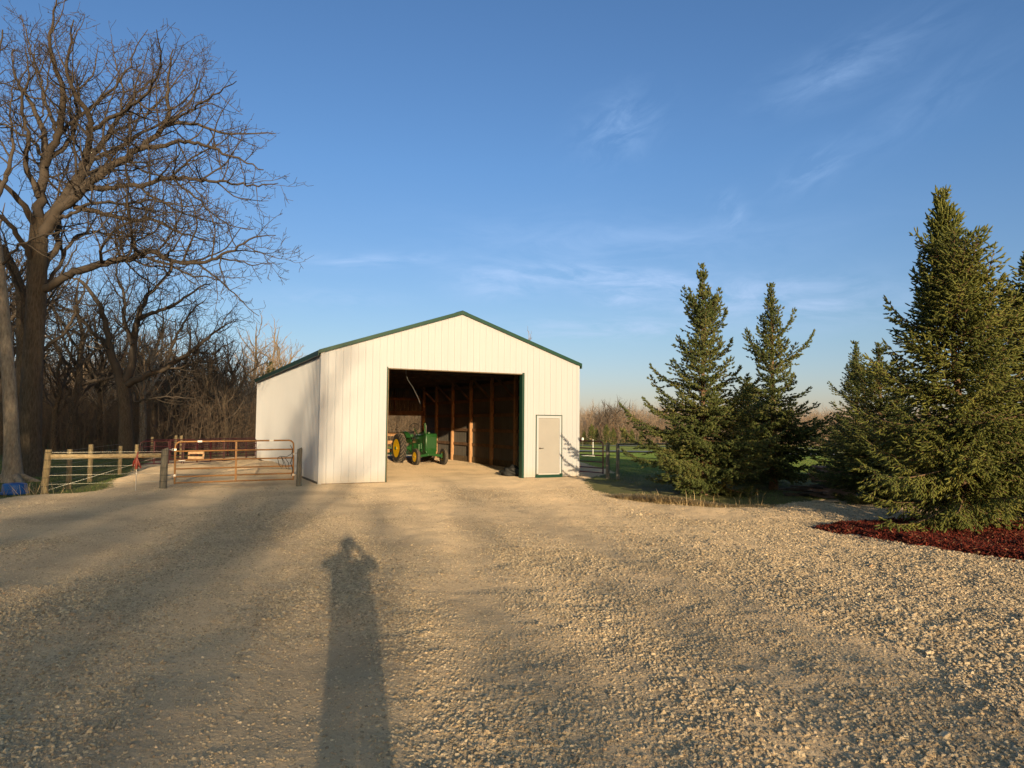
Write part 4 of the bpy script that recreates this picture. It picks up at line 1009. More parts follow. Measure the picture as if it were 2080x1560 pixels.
    for s_ in (-1, 1):
        mb = MB()
        mb.lathe([(.001, 0), (.15, 0), (.17, .03), (.17, .10), (.13, .13), (.001, .14)], 24, 'y', (.72, 0, .78))
        mb.v = [(x, s_*(.19+y), z) for x, y, z in mb.v]; mb.build('belt_pulley' if s_ < 0 else 'flywheel', M['tgreen'], root, smooth=True)
    mb = MB()
    mb.tube([(1.05, -.24, .62), (1.05, -.24, .9)], .06, 12); mb.tube([(1.3, -.26, .6), (1.3, -.26, .92)], .075, 12); mb.tube([(1.52, -.24, .7), (1.52, -.24, .95)], .05, 12); mb.tube([(1.0, -.22, .93), (1.3, -.26, .98), (1.6, -.22, .9)], .028, 8)
    mb.box(1.1, 1.25, -.27, -.17, .58, .72); mb.tube([(1.6, -.25, .6), (1.72, -.22, .85)], .03, 8)
    mb.build('carburettor', M['tgreen'], root, smooth=True)
    mb = MB(); mb.tube([(1.0, .24, .62), (1.0, .24, .9)], .06, 12); mb.box(1.2, 1.5, .17, .28, .62, .86); mb.build('magneto', M['engine'], root, smooth=True)
    # hood: rounded section
    sec = [(-.215, .93), (-.225, 1.10), (-.20, 1.22), (-.13, 1.30), (0, 1.33), (.13, 1.30), (.20, 1.22), (.225, 1.10), (.215, .93)]
    def hood(x0, x1, z0, z1, sc0=1, sc1=1):
        V = [(x0, y*sc0, z+z0) for y, z in sec]+[(x1, y*sc1, z+z1) for y, z in sec]; n = len(sec)
        return V, [(i, i+1, n+i+1, n+i) for i in range(n-1)]+[tuple(range(n)), tuple(reversed(range(n, 2*n)))]
    V, Fc = hood(.35, 1.80, -.0, .03, .92, 1.0); MB().add(V, Fc).build('hood', M['tgreen'], root, .012, smooth=True)
    # radiator
    rad = thing_part('radiator', root)
    MB().prism([(1.78, .60), (2.10, .58), (2.13, .66), (2.13, 1.32), (2.09, 1.40), (1.80, 1.41)], -.27, .27).build('radiator_shell', M['tgreen'], rad, .03, smooth=True, seg=3)
    MB().box(2.128, 2.140, -.215, .215, .74, 1.24).build('grille_screen', M['grille'], rad, .004)
    mb = MB()
    for i in range(12): mb.box(2.139, 2.146, -.20+i*.0364-.004, -.20+i*.0364+.004, .75, 1.23)
    mb.build('grille_bars', M['tgreen'], rad)
    MB().prism([(1.80, .50), (2.10, .50), (2.13, .62), (1.80, .62)], -.24, .24).build('lower_tank', M['tgreen'], rad, .02)
    MB().tube([(1.95, -.05, 1.40), (1.95, -.05, 1.46)], .045, 14).build('radiator_cap', M['tgreen'], rad)
    MB().tube([(1.55, -.08, 1.3), (1.55, -.08, 1.40), (1.55, -.08, 1.44), (1.55, -.08, 1.86)], [.03, .03, .042, .042], 14).build('exhaust_pipe', M['tgreen'], root, smooth=True)
    MB().tube([(1.35, .06, 1.3), (1.35, .06, 1.78)], .016, 8).build('air_stack', M['hitch'], root)
    # steering column, wheel
    MB().tube([(.25, -.0, 1.05), (.45, 0, 1.3), (-.02, 0, 1.60)], .022, 8).build('steering_column', M['tgreen'], root)
    mb = MB(); c = Vector((-.05, 0, 1.66)); ax = Vector((-.80, 0, .60)).normalized(); u_ = Vector((0, 1, 0)); w_ = ax.cross(u_)
    mb.tube([c+(u_*math.cos(a)+w_*math.sin(a))*.235 for a in [i*2*math.pi/28 for i in range(29)]], .014, 8, cap=False)
    for i in range(3):
        a = i*2.094+.5; mb.tube([c, c+(u_*math.cos(a)+w_*math.sin(a))*.235], .008, 6)
    mb.tube([c-ax*.03, c+ax*.03], .03, 10); mb.build('steering_wheel', M['blackmetal'], root, smooth=True)
    MB().box(-.62, -.18, -.22, .22, 1.12, 1.19).build('seat', M['black'], root, .03)
    MB().prism([(-.62, 1.19), (-.56, 1.19), (-.62, 1.46), (-.68, 1.45)], -.22, .22).build('seat_back', M['black'], root, .02)
    MB().beam((-.3, 0, .95), (-.4, 0, 1.13), .1, .06).build('seat_post', M['tgreen'], root)
    # fenders
    for s_ in (-1, 1):
        V = []; n = 12
        for i in range(n+1):
            a = R(40+100*i/n)
            for yy, dr in ((s_*.38, .09), (s_*.60, .09), (s_*.60, .075), (s_*.38, .075)):
                V.append(((RR+dr)*math.cos(a)-.02, yy, RR+(RR+dr)*math.sin(a)))
        Fc = [(4*i+j, 4*i+(j+1) % 4, 4*i+4+(j+1) % 4, 4*i+4+j) for i in range(n) for j in range(4)]
        mb = MB().add(V, Fc)
        mb.prism([(.5, .95), (.55, 1.12), (.35, 1.36), (0, 1.46), (-.35, 1.36), (-.5, 1.1), (-.3, .9)], s_*.365-.008, s_*.365+.008)
        mb.build('fender', M['tgreen'], root, smooth=True)
    MB().lathe([(.001, 0), (.055, 0), (.075, .05), (.075, .09), (.001, .10)], 16, 'x', (.5, -.34, 1.28)).build('headlight', M['tgreen'], root, smooth=True)
    MB().lathe([(.001, 0), (.055, 0), (.075, .05), (.075, .09), (.001, .10)], 16, 'x', (.5, .34, 1.28)).build('headlight', M['tgreen'], root, smooth=True)
    MB().box(-.7, -.2, -.05, .05, .38, .43).build('drawbar', M['hitch'], root)
tractor()

# ------------------------------------------------------------------ gates
def tube_gate(name, label, W, H, nb, mtl, loc, rz, mids=(.64,), z0=.12, group=None, r=.022, stickers=False, corner='both', tilt=0.0):
    root = thing(name, label, 'gate', loc, rz, group); root.rotation_euler = (0, tilt, rz)
    c = .14; pts = [(0, 0, z0)]
    for i in range(7):
        a = i/6*math.pi/2; pts.append((c-c*math.cos(a), 0, H-c+c*math.sin(a)))
    for i in range(7):
        a = i/6*math.pi/2; pts.append((W-c+c*math.sin(a), 0, H-c+c*math.cos(a)))
    pts.append((W, 0, z0))
    MB().tube(pts, r*1.12, 10).build('frame', mtl, root, smooth=True)
    gaps = np.cumsum([0]+[1.0+.16*i for i in range(nb-1)][::1]); gaps = gaps/gaps[-1]
    hs = [z0+(H-z0)*(1-g_) for g_ in np.linspace(0, 1, nb)]
    hs = []
    for i in range(nb): 
        t = i/(nb-1); hs.append(z0+.03+(H-z0-.03)*(t**1.18))
    for z_ in hs[:-1]: MB().tube([(0, 0, z_), (W, 0, z_)], r, 8).build('bar', mtl, root, smooth=True)
    for m_ in mids: MB().beam((W*m_, -.0, z0+.01), (W*m_, 0, H), .055, .03, (0, 1, 0)).build('upright', mtl, root, .004)
    return root
gp = G(330, 993); pr_ = G(603, 988)
gl = Vector((-9.33, 19.42, 0)); gr = Vector((-6.42, 20.62, 0))
d_ = gr-gl; gw = d_.length
gate = tube_gate('field_gate', 'ochre yellow tube gate of six bars chained shut beside the barn', gw, 1.26, 6, M['yellowgate'], (gl.x, gl.y, .03), math.atan2(d_.y, d_.x), (.50,), .09, tilt=-.012)
for (x, z_) in ((.62, 1.262), (gw-.62, 1.262)): MB().box(x-.06, x+.06, -.0275, .0275, z_-.027, z_+.027).build('sticker', M['whitepaint'], gate, .004)
MB().box(.09, .26, -.027, .0, .72, .745).build('sticker', M['whitepaint'], gate)
for z_ in (1.04, .33):
    mb = MB(); mb.tube([(-.24, 0, z_), (-.1, 0, z_)], .01, 8); mb.tube([(-.05+.035*math.cos(a), 0, z_+.035*math.sin(a)) for a in [i*.5236 for i in range(13)]], .008, 6, cap=False); mb.box(-.03, .03, -.03, .03, z_-.03, z_+.03); mb.build('hinge', M['steel'], gate)
mb = MB()
for z_ in (.86, .25): mb.tube([(gw-.03, 0, z_), (gw+.16, -.02, z_+.03)], .014, 8); mb.box(gw-.03, gw+.03, -.04, .04, z_-.03, z_+.03)
mb.build('latch', M['steel'], gate)
# black lead rope tangled on the gate
def rope():
    root = gate; g = np.random.default_rng(4)
    mb = MB()
    mb.tube([(gw-.10, -.03, 1.12), (gw-.03, -.04, 1.0), (gw-.06, -.05, .86), (gw-.2, -.05, .78), (gw-.38, -.05, .8), (gw-.45, -.05, .76), (gw-.40, -.05, .55), (gw-.33, -.05, .44), (gw-.28, -.05, .6), (gw-.34, -.05, .77)], .009, 6)
    mb.tube([(gw-.34, -.05, .78), (gw-.25, -.05, .62), (gw-.2, -.05, .44), (gw-.12, -.05, .40), (gw-.14, -.05, .6), (gw-.24, -.05, .75)], .008, 6)
    mb.tube([(gw-.04, -.05, .98), (gw-.02, -.05, .8), (gw-.08, -.05, .6), (gw-.02, -.05, .42), (gw-.05, -.05, .22)], .012, 6)
    mb.v = [tuple(v_) for v_ in mb.v]
    o = mb.build('lead_rope', M['black'], None, smooth=True); o.location = gate.location; o.rotation_euler = gate.rotation_euler
    tag(o, 'black rope looped and hanging over the barn end of the yellow gate', 'rope')
rope()
def wood_post(name, label, x, y, h, r, mtl, lean=(0, 0), group=None, bands=()):
    root = thing(name, label, 'post', (x, y, hz(x, y)-.06), 0, group)
    g = np.random.default_rng(int(abs(x*100)))
    pts = [(lean[0]*t*h+g.normal(0, .004), lean[1]*t*h+g.normal(0, .004), t*h) for t in (0, .25, .5, .75, .985, 1)]
    MB().tube(pts, [r*1.04, r, r, r*.97, r*.95, r*.86], 14).build('shaft', mtl, root, smooth=True)
    if bands:
        mb = MB()
        for z_ in bands:
            mb.tube([(lean[0]*z_+(r*1.03)*math.cos(a), lean[1]*z_+(r*1.03)*math.sin(a), z_) for a in [i*.524 for i in range(13)]], .005, 5, cap=False)
            mb.tube([(lean[0]*z_+r, -.02, z_), (lean[0]*z_+r+.09, -.03, z_+.005)], .004, 5)
        mb.build('wire_wrap', M['blackmetal'], root)
    return root
wood_post('gate_post', 'grey cracked wooden post wrapped with wire at the hinge end of the yellow gate', -9.58, 19.27, 1.14, .095, M['greypost'], (.03, 0), bands=(.25, .42, .62, .95, 1.1))
wood_post('gate_post', 'dark square shouldered post between the yellow gate and the barn wall', -6.2, 20.45, 1.16, .075, M['greypost'], (-.0, 0))
def wire_fence():
    root = thing('wire_fence', 'pasture fence of round wooden posts, one top rail and strands of wire', 'fence', (-12.02, 18.05, hz(-12.02, 18.05)))
    o0 = np.array([-12.02, 18.05]); z00 = hz(-12.02, 18.05)
    e = np.array([-9.58, 19.27])-o0
    def post(x, y, h, r, lean=0):
        mb = MB(); zz = hz(x, y)-z00-.06; mb.tube([(x-o0[0]-lean*.0, y-o0[1], zz), (x-o0[0]+lean*h*.5, y-o0[1], zz+h*.5), (x-o0[0]+lean*h, y-o0[1], zz+h), (x-o0[0]+lean*h, y-o0[1], zz+h+.006)], [r*1.05, r, r*.96, r*.85], 12)
        return mb.build('fence_post', M['post'], root, smooth=True)
    p = post(-12.05, 18.09, 1.20, .085, .06)
    mb = MB()
    for z_ in (.2, .42, .65, .88, 1.08): mb.tube([(-.03+.06*z_+.09*math.cos(a), .04+.09*math.sin(a), z_) for a in [i*.524 for i in range(13)]], .006, 5, cap=False)
    mb.build('wire_wrap', M['blackmetal'], p)
    pp = [G(139, 990), G(182, 977), G(243, 960), G(276, 955)]
    for q_, h_, r_ in zip(pp, (1.15, 1.20, 1.08, 1.05), (.07, .072, .068, .068)): post(q_[0], q_[1], h_, r_)
    # rail
    mb = MB(); n = 9; g = np.random.default_rng(1)
    mb.tube([(.1+(e[0]-.15)*t, .05+(e[1]-.1)*t, .97-.01*math.sin(t*3)+g.normal(0, .004)) for t in np.linspace(0, 1, n)], [.062+g.normal(0, .003) for _ in range(n)], 12); mb.build('top_rail', M['rail'], root, smooth=True)
    # wires
    pts = [(-12.05, 18.09)]+pp[:3]
    for z_ in (.25, .48, .70, .9, 1.07):
        mb = MB(); mb.tube([(x-o0[0], y-o0[1], z_+.0) for x, y in pts], .0035, 4); mb.build('wire', M['wire'], root)
        mb = MB(); mb.tube([(0, 0, z_), (e[0], e[1], z_)], .0035, 4); mb.build('wire', M['wire'], root)
    mb = MB(); mb.tube([(0, 0, .08), (e[0]*.98, e[1]*.98, .95)], .003, 4); mb.build('wire', M['wire'], root)
wire_fence()
def stake():
    x, y = G(275, 998); root = thing('fence_stake', 'thin steel stake with a red plastic handle hung on its top', 'stake', (x, y, hz(x, y)-.04))
    MB().tube([(0, 0, 0), (.012, 0, .86)], .014, 8).build('rod', M['steel'], root)
    mb = MB(); mb.tube([(.01, -.02, .62), (.02, -.03, .8), (.02, -.02, .92), (.03, 0, 1.08)], [.035, .048, .03, .012], 8); mb.tube([(-.09, 0, .68), (-.05, -.03, .82), (.0, -.03, .9)], [.018, .026, .02], 8); mb.tube([(.12, 0, .64), (.08, -.03, .78), (.03, -.03, .9)], [.02, .026, .02], 8)
    mb.build('handle', M['redplastic'], root, smooth=True)
stake()
def blue_tub():
    x, y = G(28, 1001); root = thing('feed_tub', 'bright blue plastic tub upside down at the foot of the pale tree', 'tub', (x+.02, y, hz(x, y)+.03), .3)
    MB().lathe([(.001, .275), (.22, .275), (.255, .262), (.27, .235), (.282, .06), (.30, .05), (.30, .02), (.288, 0), (.27, 0)], 32).build('shell', M['blue'], root, smooth=True)
    MB().lathe([(.286, .045), (.306, .05), (.308, .03), (.302, .012), (.286, .01)], 32).build('rim', M['blue'], root, smooth=True)
    for o in root.children: pass
blue_tub()
# maroon corral panels behind the yellow gate
def corral():
    A = [(-14.6, 27.4), (-12.9, 28.6), (-11.5, 31.6)]
    pts = [(-14.85, 27.6), (-13.45, 31.0), (-12.6, 33.9)]
    lab = ['maroon corral panel at the left end, beside the last fence post', 'maroon corral panel in the middle of the run behind the yellow gate', 'maroon corral panel meeting the far corner of the barn']
    P3 = [G(283, 952), G(372, 949), G(455, 944), G(521, 938)]
    for i in range(3):
        a_ = Vector(P3[i]+(0,)); b_ = Vector(P3[i+1]+(0,)); d = b_-a_
        tube_gate('corral_panel', lab[i], d.length-.06, 1.06, 6, M['redgate'], (a_.x, a_.y, 0), math.atan2(d.y, d.x), (.33, .67), .15, group='maroon corral panels', r=.018)
    # second run behind
    P4 = [G(290, 943), G(400, 940), G(519, 932)]
    for i in range(2):
        a_ = Vector(P4[i]+(0,)); b_ = Vector(P4[i+1]+(0,)); d = b_-a_
        tube_gate('corral_panel', ['dim maroon panel further back, left half of the rear run', 'dim maroon panel further back, ending behind the barn corner'][i], d.length-.06, 1.05, 6, M['redgate'], (a_.x, a_.y, 0), math.atan2(d.y, d.x), (.5,), .2, group='maroon corral panels', r=.018)
    x, y = G(398, 948); z = Q(398, 930, y).z
    r = thing('hay_rack', 'small tan wooden rack hooked on the maroon panels', 'rack', (x-.3, y-.08, z), .15)
    MB().box(0, .62, -.03, .03, .16, .27).box(0, .62, -.03, .03, -.04, .06).build('slats', M['tan'], r, .006)
    MB().box(-.02, .05, .031, .08, -.08, .3).box(.55, .62, .031, .08, -.1, .3).build('ends', M['tan'], r, .006)
    for u, v, h in ((356, 930, 1.25), (367, 930, 1.25), (308, 930, 1.2)):
        x, y = G(u, v+6); wood_post('pasture_post', {356: 'left one of the two pale posts behind the yellow gate\'s first bar', 367: 'right one of the two pale posts behind the yellow gate\'s first bar', 308: 'short post behind the maroon panel nearest the fence rail'}[u], x, y, h, .07, M['post'])
corral()
# right side: maroon gate + posts
def right_gates():
    a_ = Vector(B2W(BW+.12, 1.6)); b_ = Vector((3.15, 22.95, 0)); 
    a_ = Vector(G(1150, 966)+(0,)); b_ = Vector(G(1227, 970)+(0,)); d = b_-a_
    a_ = b_-d.normalized()*2.4
    a_ = Vector(B2W(BW+.1, 1.2)); d = b_-a_
    tube_gate('paddock_gate', 'dark maroon tube gate between the right barn wall and a post', d.length-.05, 1.30, 6, M['redgate'], (a_.x, a_.y, hz(b_.x, b_.y)), math.atan2(d.y, d.x), (), .16, r=.022)
    x, y = b_.x+.12, b_.y-.05
    wood_post('gate_post', 'dark post at the latch end of the maroon paddock gate', x, y, 1.32, .068, M['greypost'])
    x2, y2 = G(1255, 972); wood_post('fence_post', 'second dark post standing alone just right of the maroon gate post', x2, y2, 1.30, .062, M['greypost'])
    # rails running off right behind the spruce
    r = thing('rail_fence', 'dark rails running from the second post in behind the nearest spruce', 'fence', (x2, y2, 0))
    for z_ in (1.18, ): MB().tube([(0, 0, z_), (4.5, 2.6, z_)], .03, 8).build('rail', M['greypost'], r)
    MB().box(4.43, 4.57, 2.53, 2.67, -.1, 1.3).build('post', M['greypost'], r)
    mb = MB()
    for z_ in (.4, .65, .9): mb.tube([(0, 0, z_), (4.5, 2.6, z_)], .003, 4)
    mb.build('wire', M['wire'], r)
right_gates()
# distant roads
def roads():
    def strip(name, y0, w, x0, x1, slope, label):
        xs = np.linspace(x0, x1, 60); V = []; 
        for x in xs:
            for t in (0, 1):
                y = y0+slope*x+w*t; V.append((x, y, float(base_h(x, y))+.05))
        q = [(2*i, 2*i+2, 2*i+3, 2*i+1) for i in range(len(xs)-1)]
        tag(link(name, raw_mesh(name, V, q), M['asphalt']), label, None, None, 'structure')
    strip('road', 60, 4.5, -30, 90, -.05, 'grey lane across the field beyond the lawn')
    strip('road', 112, 9, -30, 160, -.03, 'far paved road in front of the evergreens')
roads()
def small_bits():
    x, y = G(1205, 922, -.15); y = 46; x = (1205-1040)/1413*y
    z = hz(x, y); r = thing('white_stand', 'thin white upright with a flat foot out on the lawn', 'post', (x, y, z))
    MB().tube([(0, 0, 0), (0, 0, 1.1)], .03, 8).build('pole', M['whitepaint'], r); MB().box(-.75, .12, -.05, .05, .0, .07).build('foot', M['whitepaint'], r)
    y = 104; x = (1184-1040)/1413*y; r = thing('mailbox', 'tiny white mailbox by the far road near the barn edge', 'mailbox', (x, y, hz(x, y)), 0, None, (.55, .55, .95))
    MB().box(-.05, .05, -.05, .05, 0, 1.0).build('post', M['greypost'], r)
    MB().prism([(-.25, 1.0), (.25, 1.0), (.25, 1.25), (.15, 1.4), (-.15, 1.4), (-.25, 1.25)], -.4, .4).build('box', M['whitepaint'], r)
    # lumber pile
    x, y = 8.75, 19.15; z = hz(x, y); r = thing('lumber_pile', 'stack of short pinkish boards beside the gravel under the spruces', 'pile', (x, y, z), .15)
    g = np.random.default_rng(9); zz = 0
    for i in range(15):
        t = .045+.02*(i % 3 == 0); o = g.normal(0, .05)
        if i == 6: zz += .05
        mb = MB().box(-.42+o, .42+o, -.5, .3, zz, zz+t-.006); zz += t
        mb.build('board', M['brick'] if i not in (5, 6) else M['pallet'], r, .004)
    r2 = thing('scrap_pile', 'low dark heap of scrap timber left of the board stack', 'pile', (x-.9, y-.25, z))
    for i in range(9):
        a = g.uniform(-.6, .6); c = Vector((g.uniform(-.3, .3), g.uniform(-.2, .2), .04+.03*i)); d = Vector((math.cos(a), math.sin(a)*.5, g.normal(0, .05)))*.35
        MB().beam(c-d, c+d, .12, .04).build('plank', M['pallet'], r2)
    r3 = thing('scrap_pile', 'dark tumbled timbers under the big spruce, right of the board stack', 'pile', (x+.95, y-.3, z))
    for i in range(9):
        a = g.uniform(-.9, .9); c = Vector((g.uniform(-.3, .3), g.uniform(-.2, .2), .04+.045*i)); d = Vector((math.cos(a), math.sin(a)*.5, g.normal(0, .12)))*.35
        MB().beam(c-d, c+d, .12, .04).build('plank', M['pallet'], r3)
    # dead leaf-ish clod on the gravel
    x, y = G(265, 1493, .22); 
small_bits()

# ------------------------------------------------------------------ woods on the left
def woods():
    g = np.random.default_rng(77)
    gA = generic(101, 11, 'wide', label='broad bare tree at the front of the wood, just left of the dark forked oak', loc=(0, 0, 0), minr=.009)
    gB = generic(102, 12, 'tall', label='tall bare tree', minr=.009)
    gC = generic(103, 10, 'tall', twm='palewood', bk='palebark', label='pale tree', minr=.01)
    gD = generic(104, 9, 'small', label='thin bare tree', minr=.011)
    protos = {'A': gA, 'B': gB, 'C': gC, 'D': gD}; used = set()
    desc = {'A': 'spreading bare tree', 'B': 'tall bare tree', 'C': 'pale barked bare tree', 'D': 'thin crooked bare tree'}
    def put(k_, u, Y, h, label, rz=None, grp=None):
        X_ = (u-1040)/F*Y; p = protos[k_]; H0 = {'A': 11, 'B': 12, 'C': 10, 'D': 9}[k_]; s_ = h/H0; z = hz(X_, Y)-.1
        rz = g.random()*6.28 if rz is None else rz
        if k_ not in used:
            used.add(k_); p.location = (X_, Y, z); p.rotation_euler = (0, 0, rz); p.scale = (s_,)*3; p['label'] = label; r = p
        else: r = dup(p, (X_, Y, z), rz, label, s_)
        if grp: r['group'] = grp
        return r
    # ones that can be pointed at
    put('C', 292, 39, 9.6, 'pale straight slender trunk rising behind the left maroon panels')
    put('C', 498, 58, 11.5, 'pale fine twigged tree nearest the left eave of the barn')
    put('C', 585, 66, 12.4, 'pale round crowned tree whose top shows over the barn\'s left eave')
    put('B', 470, 50, 9.5, 'dark upright tree in front of the pale ones left of the barn')
    put('A', 150, 44, 13, 'wide crowned tree between the big oak and the dark forked oak')
    put('B', 205, 47, 11, 'tall tree rising just left of the dark forked oak')
    put('A', 380, 48, 10, 'spreading tree behind the right limb of the dark forked oak')
    put('D', 118, 38, 8, 'thin leaning tree right of the big oak trunk')
    put('D', 345, 42, 6.5, 'small crooked tree right of the pale slender trunk')
    put('B', 425, 44, 7.6, 'small dark tree behind the middle of the yellow gate')
    put('D', 455, 41, 6.6, 'thin tree with a broken limb right of the hay rack')
    put('B', 10, 40, 15, 'tall tree behind the pale trunk at the left edge')
    put('A', -60, 34, 14, 'large tree reaching in from beyond the left edge')
    put('C', 1073, 92, 15.5, 'faint pale treetop just showing above the right roof slope')
    put('C', 545, 80, 14, 'pale tree standing farthest back beside the small golden conifer')
    i = 0
    for row, (Y0, hmin, hmax, n) in enumerate([(52, 8, 11, 12), (62, 10, 13, 13), (76, 12, 16, 12)]):
        for j in range(n):
            u = -40+(560 if row < 2 else 540)*(j+g.uniform(.1, .9))/n; Y = Y0+g.uniform(-4, 5); k_ = 'BADBDC'[(i+row) % 6]
            hmx = hmax*(1.0 if u < 330 else .86 if u < 450 else .72)
            put(k_, u, Y, g.uniform(hmin*.72, hmx), "bare tree crowded among others deep in the dark wood left of the barn", grp='bare trees deep in the left wood'); i += 1
    return protos
protos = woods()

def stick_mass(name, label, n, xf, hf, r, mtl, seed, kids=4, lean=.12, pts=5, zf=None):
    g = np.random.default_rng(seed); polys = []
    x, y = xf(g, n); h = hf(g, n, x, y); z = base_h(x, y)-.1
    for i in range(n):
        q = np.zeros((pts, 3)); d = norm(np.array([g.normal(0, lean), g.normal(0, lean), 1])); q[0] = (x[i], y[i], z[i])
        for k_ in range(1, pts):
            d = norm(d+g.normal(0, lean*.9, 3)); q[k_] = q[k_-1]+d*h[i]/(pts-1)
        polys.append((q, np.linspace(r, r*.4, pts)))
        for c in range(kids):
            t = g.uniform(.2, .95)*(pts-1); j = min(int(t), pts-2); p = q[j]+(q[j+1]-q[j])*(t-j); dd = norm(g.normal(0, 1, 3)*np.array([1, 1, .3])+np.array([0, 0, .75])); L = h[i]*g.uniform(.15, .4)
            e = np.stack([p, p+dd*L*.5, p+norm(dd+g.normal(0, .25, 3)+np.array([0, 0, .25]))*L]); polys.append((e, np.array([r*.55, r*.4, r*.25])))
            for _ in range(2):
                t2 = g.uniform(.3, 1); p2 = e[0]+(e[2]-e[0])*t2; d2 = norm(dd+g.normal(0, .6, 3)); polys.append((np.stack([p2, p2+d2*L*.4]), np.array([r*.35, r*.25])))
    me = tube_mesh(name, [(polys, 3)]); return tag(link(name, me, mtl), label, None, None, 'stuff')
# underbrush in the left wood
def xf_left(g, n):
    u = g.uniform(-80, 640, n); y = 36+g.random(n)**.8*44; return (u-1040)/F*y, y
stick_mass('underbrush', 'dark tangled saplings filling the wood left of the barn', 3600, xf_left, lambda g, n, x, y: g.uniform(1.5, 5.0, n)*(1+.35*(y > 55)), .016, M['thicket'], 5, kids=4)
def xf_back(g, n):
    u = g.uniform(-120, 1040, n); y = 82+g.random(n)*30; return (u-1040)/F*y, y
stick_mass('far_wood', 'brown leafless wood behind the pasture, lit at its top', 3600, xf_back, lambda g, n, x, y: g.uniform(3.5, 8.2, n)*np.clip(1.25-(x+60)/90*.45, .7, 1.3), .018, M['thicket'], 6, kids=8, lean=.13)
# brush seen through the barn's rear opening
def xf_rear(g, n):
    u = g.uniform(690, 900, n); y = 84+g.random(n)*14; return (u-1040)/F*y, y
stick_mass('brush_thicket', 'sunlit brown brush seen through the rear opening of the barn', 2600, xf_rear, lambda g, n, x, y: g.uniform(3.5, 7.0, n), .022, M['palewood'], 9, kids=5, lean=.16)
# far tree line right
def xf_right(g, n):
    u = g.uniform(1080, 2250, n); y = 150+g.random(n)*38; return (u-1040)/F*y, y
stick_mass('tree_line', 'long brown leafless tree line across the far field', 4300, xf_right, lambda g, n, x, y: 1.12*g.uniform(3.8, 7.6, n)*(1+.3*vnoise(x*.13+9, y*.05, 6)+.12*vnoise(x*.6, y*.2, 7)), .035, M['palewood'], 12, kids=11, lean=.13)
def far_things():
    g = np.random.default_rng(5)
    C0 = protos['C']; A0 = protos['A']
    for u, Y, h, lb, p, H0 in ((1252, 160, 12.4, 'round topped tree rising highest above the far tree line', A0, 11), (1200, 156, 10.5, 'second tallest tree in the far line, beside the barn edge', C0, 10),
                           (1236, 150, 10.6, 'dark forked tree in front of the far tree line', protos['B'], 12), (1290, 158, 10.2, 'pale tree in the far line just left of the spruces', C0, 10), (1275, 165, 11.6, 'twiggy tree right of the tallest in the far line', A0, 11), (1222, 165, 10.8, 'twiggy tree left of the tallest in the far line', A0, 11)):
        x = (u-1040)/F*Y; dup(p, (x, Y, hz(x, Y)-.1), g.random()*6, lb, h/H0)
    us = [(1187, 2.6), (1202, 3.9), (1212, 3.2), (1232, 3.9), (1246, 3.3), (1268, 3.4), (1284, 3.0), (1303, 2.8)]
    base = None
    names = ['leftmost', 'second', 'third', 'fourth', 'fifth', 'sixth', 'seventh', 'last']
    for i, (u, h) in enumerate(us):
        Y = 138+g.uniform(-3, 3); x = (u-1040)/F*Y; lb = names[i]+' from the barn of the small evergreens before the far tree line'
        if base is None:
            base = spruce(71, 4.0, [(.15, 1.05), (.6, 1.25), (1.6, .95), (2.8, .55), (4.0, .08)], lb, (x, Y, hz(x, Y)), dz=.42, nper=7, sl=.32, sr=.06, latsp=.3, shsp=.22, fm='spruce2', trunk_r=.08, group='small evergreens by the far road', name='evergreen'); base.scale = (h/4,)*3
        else: dup(base, (x, Y, hz(x, Y)), g.random()*6, lb, (h/4*1.1, h/4*1.1, h/4))
    # golden conifer peeking left of the barn
    Y = 62; x = (548-1040)/F*Y; dup(base, (x, Y, hz(x, Y)), 1., 'small golden lit conifer rising over the barn\'s left eave', (2.0, 2.0, 1.86))['group'] = 'conifers in the wood'
far_things()

# ------------------------------------------------------------------ trees behind the viewer that throw the long shadows
def casters():
    g = np.random.default_rng(3)
    lbA = 'bare tree behind the viewer casting long shadows over the yard'
    for off, t, h, k_ in [(-2.6, -58, 19.0, 'A'), (-9.2, -58, 20, 'A'), (-14.0, -52, 20, 'A'), (-7.6, -72, 21, 'A'), (-2.2, -46, 18.0, 'B')]:
        x, y = at_sun(off, t); dup(protos[k_], (x, y, -.1), g.random()*6, lbA, h/{'A': 11, 'B': 12}[k_], 'shade trees behind the viewer')
    lb = 'tall evergreen in the windbreak behind the viewer, shading the left wood'
    for i in range(11):
        off = -12.8-i*2.3+g.uniform(-.4, .4); x, y = at_sun(off, -16+g.uniform(-2, 2)); dup(sp1, (x, y, -.2), g.random()*6, lb, (2.3, 2.3, (18.5+g.uniform(-2.5, 1.5))/6.35), 'windbreak evergreens behind the viewer')
    for off, t, h in ((-10.9, -20, 17.5), (-8.9, -34, 15.0)):
        x, y = at_sun(off, t); dup(sp1, (x, y, -.2), g.random()*6, lb, (1.45, 1.45, h/6.35), 'windbreak evergreens behind the viewer')
    lb = 'evergreen behind the viewer shading the right hand spruces'
    for off, t, h in ((14.2, -10, 8.5), (17.5, -11, 9.5)):
        x, y = at_sun(off, t); dup(sp2, (x, y, -.1), g.random()*6, lb, h/6.3, 'windbreak evergreens behind the viewer')
casters()

